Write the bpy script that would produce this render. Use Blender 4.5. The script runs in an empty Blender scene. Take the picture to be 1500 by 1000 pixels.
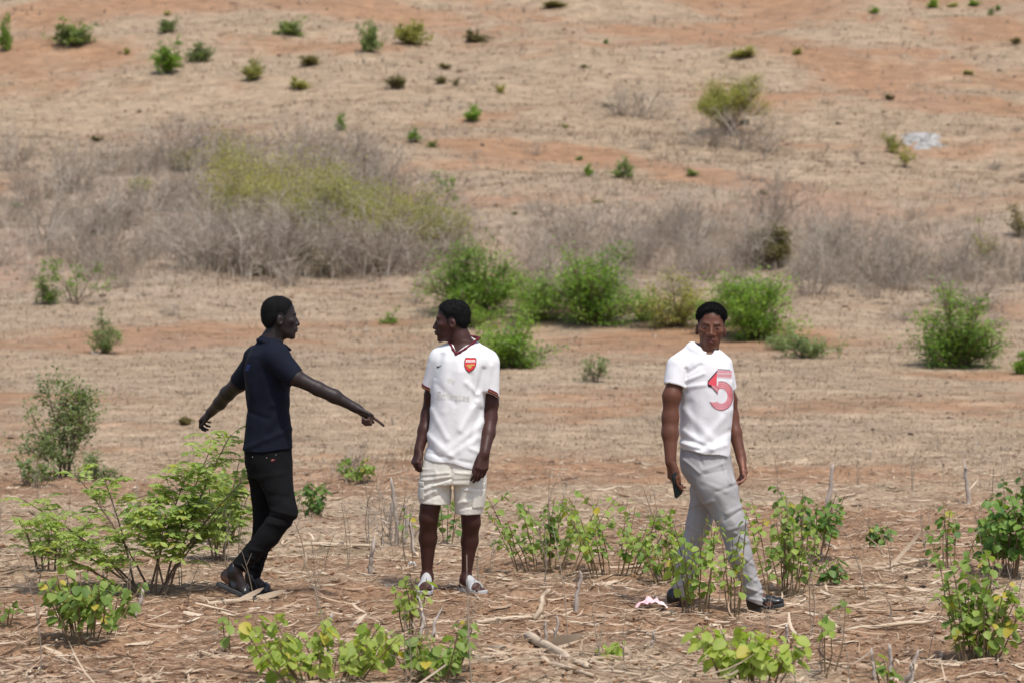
import bpy, bmesh, math, random
import numpy as np
from mathutils import Vector, Matrix
from mathutils.bvhtree import BVHTree

SC = bpy.context.scene
COL = SC.collection
f32 = np.float32

# ------------------------------------------------------------------ camera geometry
FPX = 4000.0                       # focal length in photo pixels (1500 wide) = 96 mm lens
CAMZ = 1.6
PITCH = math.atan(30.0 / FPX)
CAMY = -16.0


def P(px, py, d):
    """world point that the photo shows at (px,py) when it stands d metres in front of the lens"""
    xc = (px - 750.0) / FPX
    yc = (500.0 - py) / FPX
    c, s = math.cos(PITCH), math.sin(PITCH)
    dy = c + yc * s
    dz = -s + yc * c
    t = d / dy
    return np.array((xc * t, CAMY + d, CAMZ + dz * t))


# ------------------------------------------------------------------ noise
_rs = np.random.RandomState(7)
_PERM = np.concatenate([_rs.permutation(256)] * 3).astype(np.int32)
_G = _rs.normal(size=(256, 3))
_G /= np.linalg.norm(_G, axis=1)[:, None]


def pnoise(x, y, z=0.0):
    x, y, z = np.broadcast_arrays(np.asarray(x, float), np.asarray(y, float), np.asarray(z, float))
    xi, yi, zi = np.floor(x).astype(np.int64), np.floor(y).astype(np.int64), np.floor(z).astype(np.int64)
    xf, yf, zf = x - xi, y - yi, z - zi
    u, v, w = [t * t * t * (t * (t * 6 - 15) + 10) for t in (xf, yf, zf)]
    xi &= 255
    yi &= 255
    zi &= 255
    out = 0
    for a in (0, 1):
        for b in (0, 1):
            for c in (0, 1):
                h = _PERM[_PERM[_PERM[(xi + a) & 255] + ((yi + b) & 255)] + ((zi + c) & 255)]
                g = _G[h]
                dot = g[..., 0] * (xf - a) + g[..., 1] * (yf - b) + g[..., 2] * (zf - c)
                out = out + dot * (u if a else 1 - u) * (v if b else 1 - v) * (w if c else 1 - w)
    return out * 1.5


def fbm(x, y, z=0.0, o=4):
    s, a, f = 0, 1.0, 1.0
    for i in range(o):
        s = s + a * pnoise(np.asarray(x) * f + 17.3 * i, np.asarray(y) * f - 9.1 * i, np.asarray(z) * f + 3.7 * i)
        a *= .5
        f *= 2.03
    return s


def sstep(a, b, x):
    t = np.clip((np.asarray(x, float) - a) / (b - a), 0, 1)
    return t * t * (3 - 2 * t)


# ------------------------------------------------------------------ terrain
_PD = np.array([-40, 5, 16, 28, 33, 38, 48, 54, 62, 74, 87, 101, 117, 140, 175, 230, 330])
_PZ = np.array([0, 0, 0, 0, .13, .38, 1.02, 1.6, 2.69, 4.72, 7.45, 10.9, 15.3, 22.5, 34., 50., 62.])


def pchip(xs, ys, q):
    xs = np.asarray(xs, float)
    ys = np.asarray(ys, float)
    h = np.diff(xs)
    dl = np.diff(ys) / h
    m = np.zeros_like(ys)
    m[0], m[-1] = dl[0], dl[-1]
    for i in range(1, len(xs) - 1):
        if dl[i - 1] * dl[i] > 0:
            w1, w2 = 2 * h[i] + h[i - 1], h[i] + 2 * h[i - 1]
            m[i] = (w1 + w2) / (w1 / dl[i - 1] + w2 / dl[i])
    q = np.clip(np.asarray(q, float), xs[0], xs[-1])
    i = np.clip(np.searchsorted(xs, q, side='right') - 1, 0, len(xs) - 2)
    t = (q - xs[i]) / h[i]
    return ((1 + 2 * t) * (1 - t) ** 2 * ys[i] + t * (1 - t) ** 2 * h[i] * m[i]
            + t * t * (3 - 2 * t) * ys[i + 1] + t * t * (t - 1) * h[i] * m[i + 1])


FEET = []          # (x, y) places where the ground is trodden flat


def H(x, y, fine=True):
    x = np.asarray(x, float)
    y = np.asarray(y, float)
    d = y - CAMY
    z = pchip(_PD, _PZ, d)
    far = sstep(30, 70, d)
    z = z + far * (1.1 * pnoise(x / 19., y / 15., 1.5) + .45 * pnoise(x / 6., y / 5., 4.2)) * (.35 + d / 160.)
    z = z + far * .10 * pnoise(x / 1.6, y / 1.3, 8.2)
    if fine:
        near = 1 - sstep(30, 60, d)
        rid = .022 * np.sin(y * 6.9 + 1.7 * pnoise(x / 2.3, y / 2.0, 2.) + .25 * x)
        cl = .030 * pnoise(x * 1.3, y * 1.3, .5) + .022 * pnoise(x * 3.3, y * 3.5, 3.5)
        c2 = .018 * np.maximum(0, pnoise(x * 8.5, y * 8.5, 6.5) - .12) * 2.2
        c3 = .010 * pnoise(x * 19, y * 19, 1.)
        m = np.ones_like(z)
        for fx, fy in FEET:
            r2 = (x - fx) ** 2 + (y - fy) ** 2
            m = np.minimum(m, 1 - .9 * np.exp(-r2 / .06))
        z = z + near * m * (rid + cl + c2 + c3)
    return z


def G(px, py):
    """where the sight line through a photo pixel meets the ground"""
    ds = np.linspace(8, 320, 3200)
    pts = np.array([P(px, py, d) for d in (10., 20.)])
    v = (pts[1] - pts[0]) / 10.
    X = pts[0][0] + v[0] * (ds - 10)
    Y = CAMY + ds
    Z = pts[0][2] + v[2] * (ds - 10)
    g = Z - H(X, Y)
    i = np.argmax(g < 0)
    if i == 0:
        i = len(ds) - 1
    t = g[i - 1] / (g[i - 1] - g[i] + 1e-12)
    return np.array((X[i - 1] + t * (X[i] - X[i - 1]), Y[i - 1] + t * (Y[i] - Y[i - 1]), Z[i - 1] + t * (Z[i] - Z[i - 1])))


# ------------------------------------------------------------------ mesh helpers
def mk(name, V, faces, mat=None, parent=None, smooth=True, attrs=None, link=True):
    """one mesh object from numpy arrays; faces = list of (n,3) / (n,4) arrays"""
    me = bpy.data.meshes.new(name)
    V = np.ascontiguousarray(V, dtype=f32)
    faces = [np.asarray(f, dtype=np.int32) for f in faces if len(f)]
    nl = sum(f.size for f in faces)
    nf = sum(len(f) for f in faces)
    me.vertices.add(len(V))
    me.vertices.foreach_set('co', V.ravel())
    me.loops.add(nl)
    me.loops.foreach_set('vertex_index', np.concatenate([f.ravel() for f in faces]))
    me.polygons.add(nf)
    st, o = [], 0
    for f in faces:
        k = f.shape[1]
        st.append(o + k * np.arange(len(f)))
        o += f.size
    me.polygons.foreach_set('loop_start', np.concatenate(st).astype(np.int32))
    me.polygons.foreach_set('use_smooth', np.full(nf, smooth, dtype=bool))
    me.update(calc_edges=True)
    for k, a in (attrs or {}).items():
        a = np.asarray(a, dtype=f32)
        if a.ndim == 1:
            at = me.attributes.new(k, 'FLOAT', 'POINT')
            at.data.foreach_set('value', a)
        else:
            at = me.attributes.new(k, 'FLOAT_COLOR', 'POINT')
            b = np.ones((len(a), 4), f32)
            b[:, :3] = a
            at.data.foreach_set('color', b.ravel())
    if mat:
        me.materials.append(mat)
    if not link:
        return me
    return ob(name, me, parent)


def ob(name, me, parent=None):
    o = bpy.data.objects.new(name, me)
    COL.objects.link(o)
    if parent:
        o.parent = parent
    return o


def empty(name, loc):
    o = bpy.data.objects.new(name, None)
    o.empty_display_size = .1
    COL.objects.link(o)
    o.location = Vector(loc)
    return o


def tag(o, label=None, cat=None, group=None, kind=None):
    if label:
        o['label'] = label
    if cat:
        o['category'] = cat
    if group:
        o['group'] = group
    if kind:
        o['kind'] = kind
    return o


def dup(root, loc, rz=0, scale=(1, 1, 1)):
    """a copy of a thing with copies of its parts"""
    r = root.copy()
    COL.objects.link(r)
    r.location = Vector(loc)
    r.rotation_euler = (0, 0, rz)
    r.scale = scale
    for ch in root.children:
        c = ch.copy()
        COL.objects.link(c)
        c.parent = r
    return r


def norm(v):
    v = np.asarray(v, float)
    return v / (np.linalg.norm(v, axis=-1, keepdims=True) + 1e-12)


def tubes(polys, sides=4):
    """polys = [(points (n,3), radii (n,))] -> V, F, id"""
    VV, FF, o, ids = [], [], 0, []
    ang = np.arange(sides) * 2 * math.pi / sides
    ca, sa = np.cos(ang), np.sin(ang)
    for q, (p, r) in enumerate(polys):
        n = len(p)
        t = np.gradient(p, axis=0)
        t = norm(t)
        ref = np.array((0, 0, 1.)) if abs(t[:, 2].mean()) < .8 else np.array((1., 0, 0))
        a = norm(np.cross(t, ref))
        b = np.cross(t, a)
        r = np.broadcast_to(r, (n,))
        ring = p[:, None, :] + r[:, None, None] * (ca[None, :, None] * a[:, None, :] + sa[None, :, None] * b[:, None, :])
        VV.append(ring.reshape(-1, 3))
        i = np.arange(n - 1)[:, None] * sides
        k = np.arange(sides)[None, :]
        k2 = (k + 1) % sides
        FF.append((np.stack([i + k, i + k2, i + sides + k2, i + sides + k], -1)).reshape(-1, 4) + o)
        ids.append(np.full(n * sides, q))
        o += n * sides
    return np.concatenate(VV), np.concatenate(FF), np.concatenate(ids)


# leaf templates (along, across, up)
BROAD = (np.array([(0, 0, 0), (.3, 0, -.02), (.65, 0, -.03), (1, 0, -.08), (.10, .27, .05), (.40, .42, .09), (.77, .28, .04),
                   (.10, -.27, .05), (.40, -.42, .09), (.77, -.28, .04)]),
         np.array([(0, 1, 5, 4), (1, 2, 6, 5), (0, 7, 8, 1), (1, 8, 9, 2)]), np.array([(2, 3, 6), (2, 9, 3)]))
SMALL = (np.array([(0, 0, 0), (.5, .27, .05), (1, 0, -.02), (.5, -.27, .05)]), np.array([(0, 3, 2, 1)]), None)
NARROW = (np.array([(0, 0, 0), (.48, .23, .04), (1, 0, -.05), (.48, -.23, .04)]), np.array([(0, 3, 2, 1)]), None)


def leaves(pos, d, up, size, T, tint=None):
    V0, Q, T3 = T
    n, m = len(pos), len(V0)
    d = norm(d)
    e2 = norm(np.cross(up, d))
    e3 = np.cross(d, e2)
    size = np.broadcast_to(size, (n,))[:, None, None]
    V = pos[:, None, :] + size * (V0[None, :, 0:1] * d[:, None] + V0[None, :, 1:2] * e2[:, None] + V0[None, :, 2:3] * e3[:, None])
    off = (np.arange(n) * m)[:, None, None]
    F = [(Q[None] + off).reshape(-1, 4)]
    if T3 is not None:
        F.append((T3[None] + off).reshape(-1, 3))
    t = np.repeat(tint if tint is not None else np.full(n, .5), m)
    return V.reshape(-1, 3), F, t


def bez(a, b, c, n):
    t = np.linspace(0, 1, n)[:, None]
    return (1 - t) ** 2 * a + 2 * t * (1 - t) * b + t * t * c


# ------------------------------------------------------------------ materials
def new_mat(name):
    m = bpy.data.materials.new(name)
    m.use_nodes = True
    nt = m.node_tree
    nt.nodes.clear()
    out = nt.nodes.new('ShaderNodeOutputMaterial')
    return m, nt, out


def N(nt, typ, **kw):
    n = nt.nodes.new(typ)
    for k, v in kw.items():
        if k.startswith('i_'):
            n.inputs[k[2:].replace('_', ' ')].default_value = v
        else:
            setattr(n, k, v)
    return n


def mixc(nt, fac, a, b, typ='MIX'):
    n = nt.nodes.new('ShaderNodeMix')
    n.data_type = 'RGBA'
    n.blend_type = typ
    for s, v in ((0, fac), (6, a), (7, b)):
        if hasattr(v, 'links') or isinstance(v, bpy.types.NodeSocket):
            nt.links.new(v, n.inputs[s])
        elif s == 0:
            n.inputs[0].default_value = v
        else:
            n.inputs[s].default_value = (*v, 1)
    return n.outputs[2]


def noise(nt, scale, detail=4, rough=.55, vec=None, mapping=None):
    n = N(nt, 'ShaderNodeTexNoise')
    n.inputs['Scale'].default_value = scale
    n.inputs['Detail'].default_value = detail
    n.inputs['Roughness'].default_value = rough
    if vec is None:
        tc = N(nt, 'ShaderNodeTexCoord')
        vec = tc.outputs['Object']
    if mapping:
        mp = N(nt, 'ShaderNodeMapping')
        mp.inputs['Scale'].default_value = mapping
        nt.links.new(vec, mp.inputs['Vector'])
        vec = mp.outputs['Vector']
    nt.links.new(vec, n.inputs['Vector'])
    return n.outputs['Fac']


def ramp(nt, fac, a, b, ca=(0, 0, 0), cb=(1, 1, 1)):
    r = N(nt, 'ShaderNodeValToRGB')
    r.color_ramp.elements[0].position = a
    r.color_ramp.elements[1].position = b
    r.color_ramp.elements[0].color = (*ca, 1)
    r.color_ramp.elements[1].color = (*cb, 1)
    nt.links.new(fac, r.inputs['Fac'])
    return r.outputs['Color']


def bump(nt, h, strength, dist):
    b = N(nt, 'ShaderNodeBump')
    b.inputs['Strength'].default_value = strength
    b.inputs['Distance'].default_value = dist
    nt.links.new(h, b.inputs['Height'])
    return b.outputs['Normal']


def leaf_mat(name, dark, light, warm=None, warmth=.0, transl=.35, rough=.5):
    m, nt, out = new_mat(name)
    at = N(nt, 'ShaderNodeAttribute', attribute_name='tint')
    oi = N(nt, 'ShaderNodeObjectInfo')
    c = mixc(nt, at.outputs['Fac'], dark, light)
    c2 = mixc(nt, oi.outputs['Random'], tuple(x * .8 for x in (1, 1, 1)), (1.15, 1.1, 1.0))
    c = mixc(nt, 1.0, c, c2, 'MULTIPLY')
    if warm:
        w = N(nt, 'ShaderNodeMath', operation='GREATER_THAN')
        nt.links.new(at.outputs['Fac'], w.inputs[0])
        w.inputs[1].default_value = 1 - warmth
        c = mixc(nt, w.outputs[0], c, warm)
    b = N(nt, 'ShaderNodeBsdfPrincipled')
    b.inputs['Roughness'].default_value = rough
    b.inputs['Specular IOR Level'].default_value = .35
    nt.links.new(c, b.inputs['Base Color'])
    tr = N(nt, 'ShaderNodeBsdfTranslucent')
    ct = mixc(nt, 1.0, c, (1.25, 1.3, .6), 'MULTIPLY')
    nt.links.new(ct, tr.inputs['Color'])
    mx = N(nt, 'ShaderNodeMixShader')
    mx.inputs[0].default_value = transl
    nt.links.new(b.outputs[0], mx.inputs[1])
    nt.links.new(tr.outputs[0], mx.inputs[2])
    nt.links.new(mx.outputs[0], out.inputs['Surface'])
    return m


def simple_mat(name, a, b, scale=30, rough=.8, bs=0., bd=.002, mapping=None, spec=.3, attr=None, sheen=0):
    """two-tone noise material with bump; attr = colour attribute that replaces the base"""
    m, nt, out = new_mat(name)
    n = noise(nt, scale, 5, .6, mapping=mapping)
    if attr:
        at = N(nt, 'ShaderNodeAttribute', attribute_name=attr)
        f = mixc(nt, ramp(nt, n, .3, .7), a, b)
        c = mixc(nt, 1.0, at.outputs['Color'], f, 'MULTIPLY')
    else:
        c = mixc(nt, ramp(nt, n, .3, .7), a, b)
    p = N(nt, 'ShaderNodeBsdfPrincipled')
    p.inputs['Roughness'].default_value = rough
    p.inputs['Specular IOR Level'].default_value = spec
    if sheen:
        p.inputs['Sheen Weight'].default_value = sheen
    nt.links.new(c, p.inputs['Base Color'])
    if bs:
        nt.links.new(bump(nt, n, bs, bd), p.inputs['Normal'])
    nt.links.new(p.outputs[0], out.inputs['Surface'])
    return m


def straw_mat(name, cols, transl=.2):
    """dry plant matter, tint attribute picks between tones"""
    m, nt, out = new_mat(name)
    at = N(nt, 'ShaderNodeAttribute', attribute_name='tint')
    r = N(nt, 'ShaderNodeValToRGB')
    el = r.color_ramp.elements
    while len(el) < len(cols):
        el.new(.5)
    for i, c in enumerate(cols):
        el[i].position = i / (len(cols) - 1)
        el[i].color = (*c, 1)
    nt.links.new(at.outputs['Fac'], r.inputs['Fac'])
    p = N(nt, 'ShaderNodeBsdfPrincipled')
    p.inputs['Roughness'].default_value = .7
    p.inputs['Specular IOR Level'].default_value = .25
    nt.links.new(r.outputs[0], p.inputs['Base Color'])
    if transl:
        tr = N(nt, 'ShaderNodeBsdfTranslucent')
        nt.links.new(r.outputs[0], tr.inputs['Color'])
        mx = N(nt, 'ShaderNodeMixShader')
        mx.inputs[0].default_value = transl
        nt.links.new(p.outputs[0], mx.inputs[1])
        nt.links.new(tr.outputs[0], mx.inputs[2])
        nt.links.new(mx.outputs[0], out.inputs['Surface'])
    else:
        nt.links.new(p.outputs[0], out.inputs['Surface'])
    return m


M = {}
M['broad'] = leaf_mat('broad_leaf', (.13, .23, .045), (.37, .48, .12), (.50, .42, .07), .03, .45)
M['broad_dark'] = leaf_mat('dark_broad_leaf', (.07, .16, .035), (.19, .31, .065), (.36, .34, .06), .02, .4)
M['bright'] = leaf_mat('young_leaf', (.25, .36, .06), (.50, .58, .17), (.55, .48, .09), .03, .5)
M['feather'] = leaf_mat('feathery_leaf', (.21, .33, .085), (.48, .58, .20), (.46, .44, .10), .03, .5)
M['hill'] = leaf_mat('hill_shrub_leaf', (.10, .21, .03), (.28, .42, .08), None, 0, .45)
M['sage'] = leaf_mat('sage_leaf', (.13, .19, .08), (.27, .34, .15), None, 0, .42)
M['olive'] = leaf_mat('olive_leaf', (.12, .11, .05), (.25, .22, .10), None, 0, .38)
M['yellow'] = leaf_mat('yellowish_leaf', (.25, .26, .08), (.45, .43, .16), None, 0, .45)
M['lime'] = leaf_mat('lime_leaf', (.30, .31, .08), (.52, .50, .17), None, 0, .5)
M['orange'] = leaf_mat('orange_dry_leaf', (.30, .17, .09), (.42, .26, .14), None, 0, .35)
M['stem'] = simple_mat('green_brown_stem', (.16, .10, .06), (.26, .19, .10), 40, .7)
M['bark'] = simple_mat('shrub_bark', (.10, .065, .045), (.20, .14, .10), 40, .8)
M['twig'] = straw_mat('grey_dead_twig', [(.18, .14, .105), (.36, .30, .235), (.60, .525, .44)], 0)
M['drygrass'] = straw_mat('dry_grass_blade', [(.21, .148, .094), (.35, .26, .175), (.54, .435, .315)], .3)
M['greygrass'] = straw_mat('grey_straw_blade', [(.22, .165, .115), (.40, .32, .235), (.60, .51, .39)], .25)
M['litter'] = straw_mat('crop_litter_straw', [(.18, .115, .075), (.36, .25, .165), (.50, .385, .27), (.64, .53, .40)], .1)
M['stalk'] = simple_mat('dry_stalk', (.34, .25, .17), (.60, .49, .36), 9, .7, .4, .004, mapping=(6, 6, .7))
M['stalkgrey'] = simple_mat('weathered_stalk', (.26, .21, .18), (.48, .42, .36), 9, .8, .4, .004, mapping=(6, 6, .7))
# ------------------------------------------------------------------ implicit modelling (fields -> surfaces)
def smin(a, b, k):
    h = np.maximum(k - np.abs(a - b), 0) / k
    return np.minimum(a, b) - h * h * k * .25


def smax(a, b, k):
    h = np.maximum(k - np.abs(a - b), 0) / k
    return np.maximum(a, b) + h * h * k * .25


class Field:
    def __init__(s, lo, hi, h):
        s.lo = np.asarray(lo, float)
        s.h = h
        n = np.ceil((np.asarray(hi) - s.lo) / h).astype(int) + 1
        s.ax = [(s.lo[i] + h * np.arange(n[i])).astype(f32) for i in range(3)]
        s.F = np.full(n, .3, f32)

    def blk(s, lo, hi):
        sl, c = [], []
        for i in range(3):
            a = int(np.clip(math.floor((lo[i] - s.lo[i]) / s.h), 0, s.F.shape[i]))
            b = int(np.clip(math.ceil((hi[i] - s.lo[i]) / s.h) + 1, a, s.F.shape[i]))
            sl.append(slice(a, b))
            sh = [1, 1, 1]
            sh[i] = b - a
            c.append(s.ax[i][a:b].reshape(sh))
        return tuple(sl), c

    def add(s, prim, k=.012):
        lo, hi, fn = prim
        m = k + 3 * s.h
        sl, c = s.blk(lo - m, hi + m)
        s.F[sl] = smin(s.F[sl], fn(*c).astype(f32), k)
        return s

    def cut(s, prim, k=.003):
        lo, hi, fn = prim
        m = k + 3 * s.h
        sl, c = s.blk(lo - m, hi + m)
        s.F[sl] = smax(s.F[sl], -fn(*c).astype(f32), k)
        return s

    def keep(s, fn, k=.002):
        c = [s.ax[0][:, None, None], s.ax[1][None, :, None], s.ax[2][None, None, :]]
        s.F = smax(s.F, fn(*c).astype(f32), k)
        return s

    def fold(s, base, x1, y1, x2, y2, wpx, depth, front=None):
        """ridge (+) or crease (-) along a line drawn on the cloth, given as photo pixels"""
        a, b = P(x1, y1, base), P(x2, y2, base)
        w = wpx * base / FPX
        lo = np.minimum(a, b) - 3 * w
        hi = np.maximum(a, b) + 3 * w
        lo[1], hi[1] = -99, 99
        if front is not None:
            hi[1] = front
        sl, (X, Y, Z) = s.blk(lo, hi)
        dx, dz = b[0] - a[0], b[2] - a[2]
        L = dx * dx + dz * dz + 1e-9
        t = np.clip(((X - a[0]) * dx + (Z - a[2]) * dz) / L, 0, 1)
        d2 = (X - a[0] - t * dx) ** 2 + (Z - a[2] - t * dz) ** 2
        s.F[sl] -= (depth * np.exp(-d2 / (w * w))).astype(f32)
        return s

    def mesh(s):
        return surface_nets(s.F, s.lo, s.h)


def surface_nets(F, lo, h):
    ins = F < 0
    w = np.argwhere(ins.any(axis=(1, 2)))[[0, -1], 0], np.argwhere(ins.any(axis=(0, 2)))[[0, -1], 0], np.argwhere(ins.any(axis=(0, 1)))[[0, -1], 0]
    sl = tuple(slice(max(a[0] - 2, 0), a[1] + 3) for a in w)
    lo = lo + h * np.array([q.start for q in sl])
    F = np.pad(F[sl], 1, constant_values=.3)
    lo = lo - h
    ins = F < 0
    c = np.zeros([n - 1 for n in F.shape], np.uint8)
    for a in (0, 1):
        for b in (0, 1):
            for d in (0, 1):
                c += ins[a:a + c.shape[0], b:b + c.shape[1], d:d + c.shape[2]]
    act = np.argwhere((c > 0) & (c < 8))
    idx = np.full(c.shape, -1, np.int32)
    idx[tuple(act.T)] = np.arange(len(act))
    cor = {}
    for a in (0, 1):
        for b in (0, 1):
            for d in (0, 1):
                cor[a, b, d] = F[act[:, 0] + a, act[:, 1] + b, act[:, 2] + d]
    acc = np.zeros((len(act), 3))
    cnt = np.zeros(len(act))
    for ax in range(3):
        for u in (0, 1):
            for v in (0, 1):
                p0 = [u, v]
                p0.insert(ax, 0)
                p1 = list(p0)
                p1[ax] = 1
                f0, f1 = cor[tuple(p0)], cor[tuple(p1)]
                m = (f0 < 0) != (f1 < 0)
                t = np.where(m, f0 / np.where(m, f0 - f1, 1), 0)
                q = np.tile(np.array(p0, float), (len(act), 1))
                q[:, ax] = t
                acc[m] += q[m]
                cnt[m] += 1
    V = lo + h * (act + acc / cnt[:, None])
    Q = []
    for ax in range(3):
        a = [slice(None)] * 3
        b = [slice(None)] * 3
        a[ax] = slice(0, -1)
        b[ax] = slice(1, None)
        A, B = ins[tuple(a)], ins[tuple(b)]
        e = np.argwhere(A != B)
        o1, o2 = [(1, 2), (2, 0), (0, 1)][ax]
        e = e[(e[:, o1] > 0) & (e[:, o2] > 0)]
        e = e[(e[:, o1] < F.shape[o1] - 1) & (e[:, o2] < F.shape[o2] - 1)]
        s = A[tuple(e.T)]

        def g(d1, d2):
            k = e.copy()
            k[:, o1] -= d1
            k[:, o2] -= d2
            return idx[tuple(k.T)]
        q = np.stack([g(1, 1), g(0, 1), g(0, 0), g(1, 0)], 1)
        q[~s] = q[~s][:, ::-1]
        Q.append(q)
    Q = np.concatenate(Q)
    return V, Q[(Q >= 0).all(1)]


def rc(a, b, r1, r2=None):
    """tapered capsule"""
    a, b = np.asarray(a, float), np.asarray(b, float)
    r2 = r1 if r2 is None else r2
    lo = np.minimum(a - r1, b - r2)
    hi = np.maximum(a + r1, b + r2)
    ab = b - a
    L = ab @ ab + 1e-12

    def fn(X, Y, Z):
        dx, dy, dz = X - a[0], Y - a[1], Z - a[2]
        t = np.clip((dx * ab[0] + dy * ab[1] + dz * ab[2]) / L, 0, 1)
        return np.sqrt((dx - t * ab[0]) ** 2 + (dy - t * ab[1]) ** 2 + (dz - t * ab[2]) ** 2) - (r1 + (r2 - r1) * t)
    return lo, hi, fn


def ell(c, r, R=None):
    c = np.asarray(c, float)
    r = np.asarray(r, float)
    R = np.eye(3) if R is None else R
    m = np.abs(R) @ r

    def fn(X, Y, Z):
        d = (X - c[0], Y - c[1], Z - c[2])
        q = [R[0, i] * d[0] + R[1, i] * d[1] + R[2, i] * d[2] for i in range(3)]
        k0 = np.sqrt((q[0] / r[0]) ** 2 + (q[1] / r[1]) ** 2 + (q[2] / r[2]) ** 2)
        k1 = np.sqrt((q[0] / r[0] ** 2) ** 2 + (q[1] / r[1] ** 2) ** 2 + (q[2] / r[2] ** 2) ** 2) + 1e-9
        return k0 * (k0 - 1) / k1
    return c - m, c + m, fn


def loft(rows, n=2.3, inset=0., cap=.004):
    """rows = [(z, cx, cy, a, b)]: a stack of super-ellipses"""
    q = np.array(sorted(rows), float)
    a, b = q[:, 3] - inset, q[:, 4] - inset
    lo = np.array([(q[:, 1] - a).min(), (q[:, 2] - b).min(), q[0, 0]])
    hi = np.array([(q[:, 1] + a).max(), (q[:, 2] + b).max(), q[-1, 0]])

    def fn(X, Y, Z):
        z = np.clip(Z, q[0, 0], q[-1, 0])
        cx, cy, A, B = [pchip(q[:, 0], v, z).astype(f32) for v in (q[:, 1], q[:, 2], a, b)]
        u, v = X - cx, Y - cy
        k = (np.abs(u / A) ** n + np.abs(v / B) ** n) ** (1. / n) + 1e-6
        d = np.sqrt(u * u + v * v) * (1 - 1 / k)
        d = np.where(k < .15, -np.minimum(A, B) * .8, d)
        return smax(d, np.maximum(q[0, 0] - Z, Z - q[-1, 0]), cap)
    return lo, hi, fn


def xf(prim, c, R, s=1.):
    """a primitive given in a local frame"""
    lo, hi, fn = prim
    mid, ext = (lo + hi) / 2, (hi - lo) / 2
    wc = np.asarray(c) + s * (R @ mid)
    we = s * (np.abs(R) @ ext)

    def g(X, Y, Z):
        d = ((X - c[0]) / s, (Y - c[1]) / s, (Z - c[2]) / s)
        return s * fn(*[R[0, i] * d[0] + R[1, i] * d[1] + R[2, i] * d[2] for i in range(3)])
    return wc - we, wc + we, g


def halfspace(p, nrm):
    p, nrm = np.asarray(p, float), norm(nrm)
    return lambda X, Y, Z: (X - p[0]) * nrm[0] + (Y - p[1]) * nrm[1] + (Z - p[2]) * nrm[2]


def frame(fwd, up=(0, 0, 1)):
    """columns: right, forward, up"""
    f = norm(fwd)
    r = norm(np.cross(f, up))
    u = np.cross(r, f)
    return np.stack([r, f, u], 1)


# ------------------------------------------------------------------ human parts
def head_into(F, c, R, s, neck, broad=1.0):
    A = lambda p, k=.012: F.add(xf(p, c, R, s), k * s)
    C = lambda p, k=.010: F.cut(xf(p, c, R, s), k * s)
    F.add(rc(*neck[0]), .02)
    for nk in neck[1:]:
        F.add(rc(*nk), .02)
    A(ell((0, -.012, .045), (.074, .096, .083)), .02)
    A(ell((0, .028, -.022), (.060, .060, .083)), .025)
    A(ell((0, .002, -.002), (.0685, .076, .066)), .02)
    A(ell((0, .036, -.074), (.045, .050, .034)), .02)
    A(rc((-.037, .012, -.056), (-.014, .066, -.092), .013, .013), .02)
    A(rc((.037, .012, -.056), (.014, .066, -.092), .013, .013), .02)
    A(ell((0, .076, -.098), (.022, .016, .016)), .014)
    A(rc((-.034, .071, .032), (.034, .071, .032), .0115, .0115), .016)
    for q in (-1, 1):
        A(ell((q * .046, .060, -.010), (.020, .018, .016)), .018)
        C(ell((q * .033, .101, .0105), (.021, .0145, .0105)), .012)
        A(ell((q * .032, .0735, .0105), (.0150, .0125, .0112)), .003)       # lids over the eyeball
        C(rc((q * .020, .0905, .0100), (q * .043, .0855, .0105), .0022), .002)
        A(rc((q * .018, .089, .0315), (q * .047, .079, .034), .0042, .0035), .008)
        A(ell((q * .0755, -.015, -.012), (.0115, .018, .029), frame((q * .25, .97, .1))), .006)
        C(ell((q * .0870, -.008, -.009), (.008, .010, .016)), .004)
        A(ell((q * .0155 * broad, .092, -.028), (.0105, .012, .009)), .007)
    A(rc((0, .084, .020), (0, .103, -.022), .0085, .0125), .010)
    A(ell((0, .105, -.026), (.013, .012, .0105)), .006)
    for q in (-1, 1):
        C(ell((q * .009, .106, -.0375), (.0045, .005, .0035)), .003)
    A(ell((0, .078, -.058), (.033, .023, .027)), .014)
    for q in (-1, 1):
        A(rc((q * .024, .0895, -.0575), (q * .006, .1010, -.0515), .0052, .0074), .004)
        A(rc((q * .021, .0895, -.0610), (q * .004, .0990, -.0670), .0052, .0080), .004)
        C(rc((q * .026, .0960, -.0590), (0, .1080, -.0590), .0020), .0025)
    C(rc((-.012, .1010, -.0795), (.012, .1010, -.0795), .006), .01)


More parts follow.
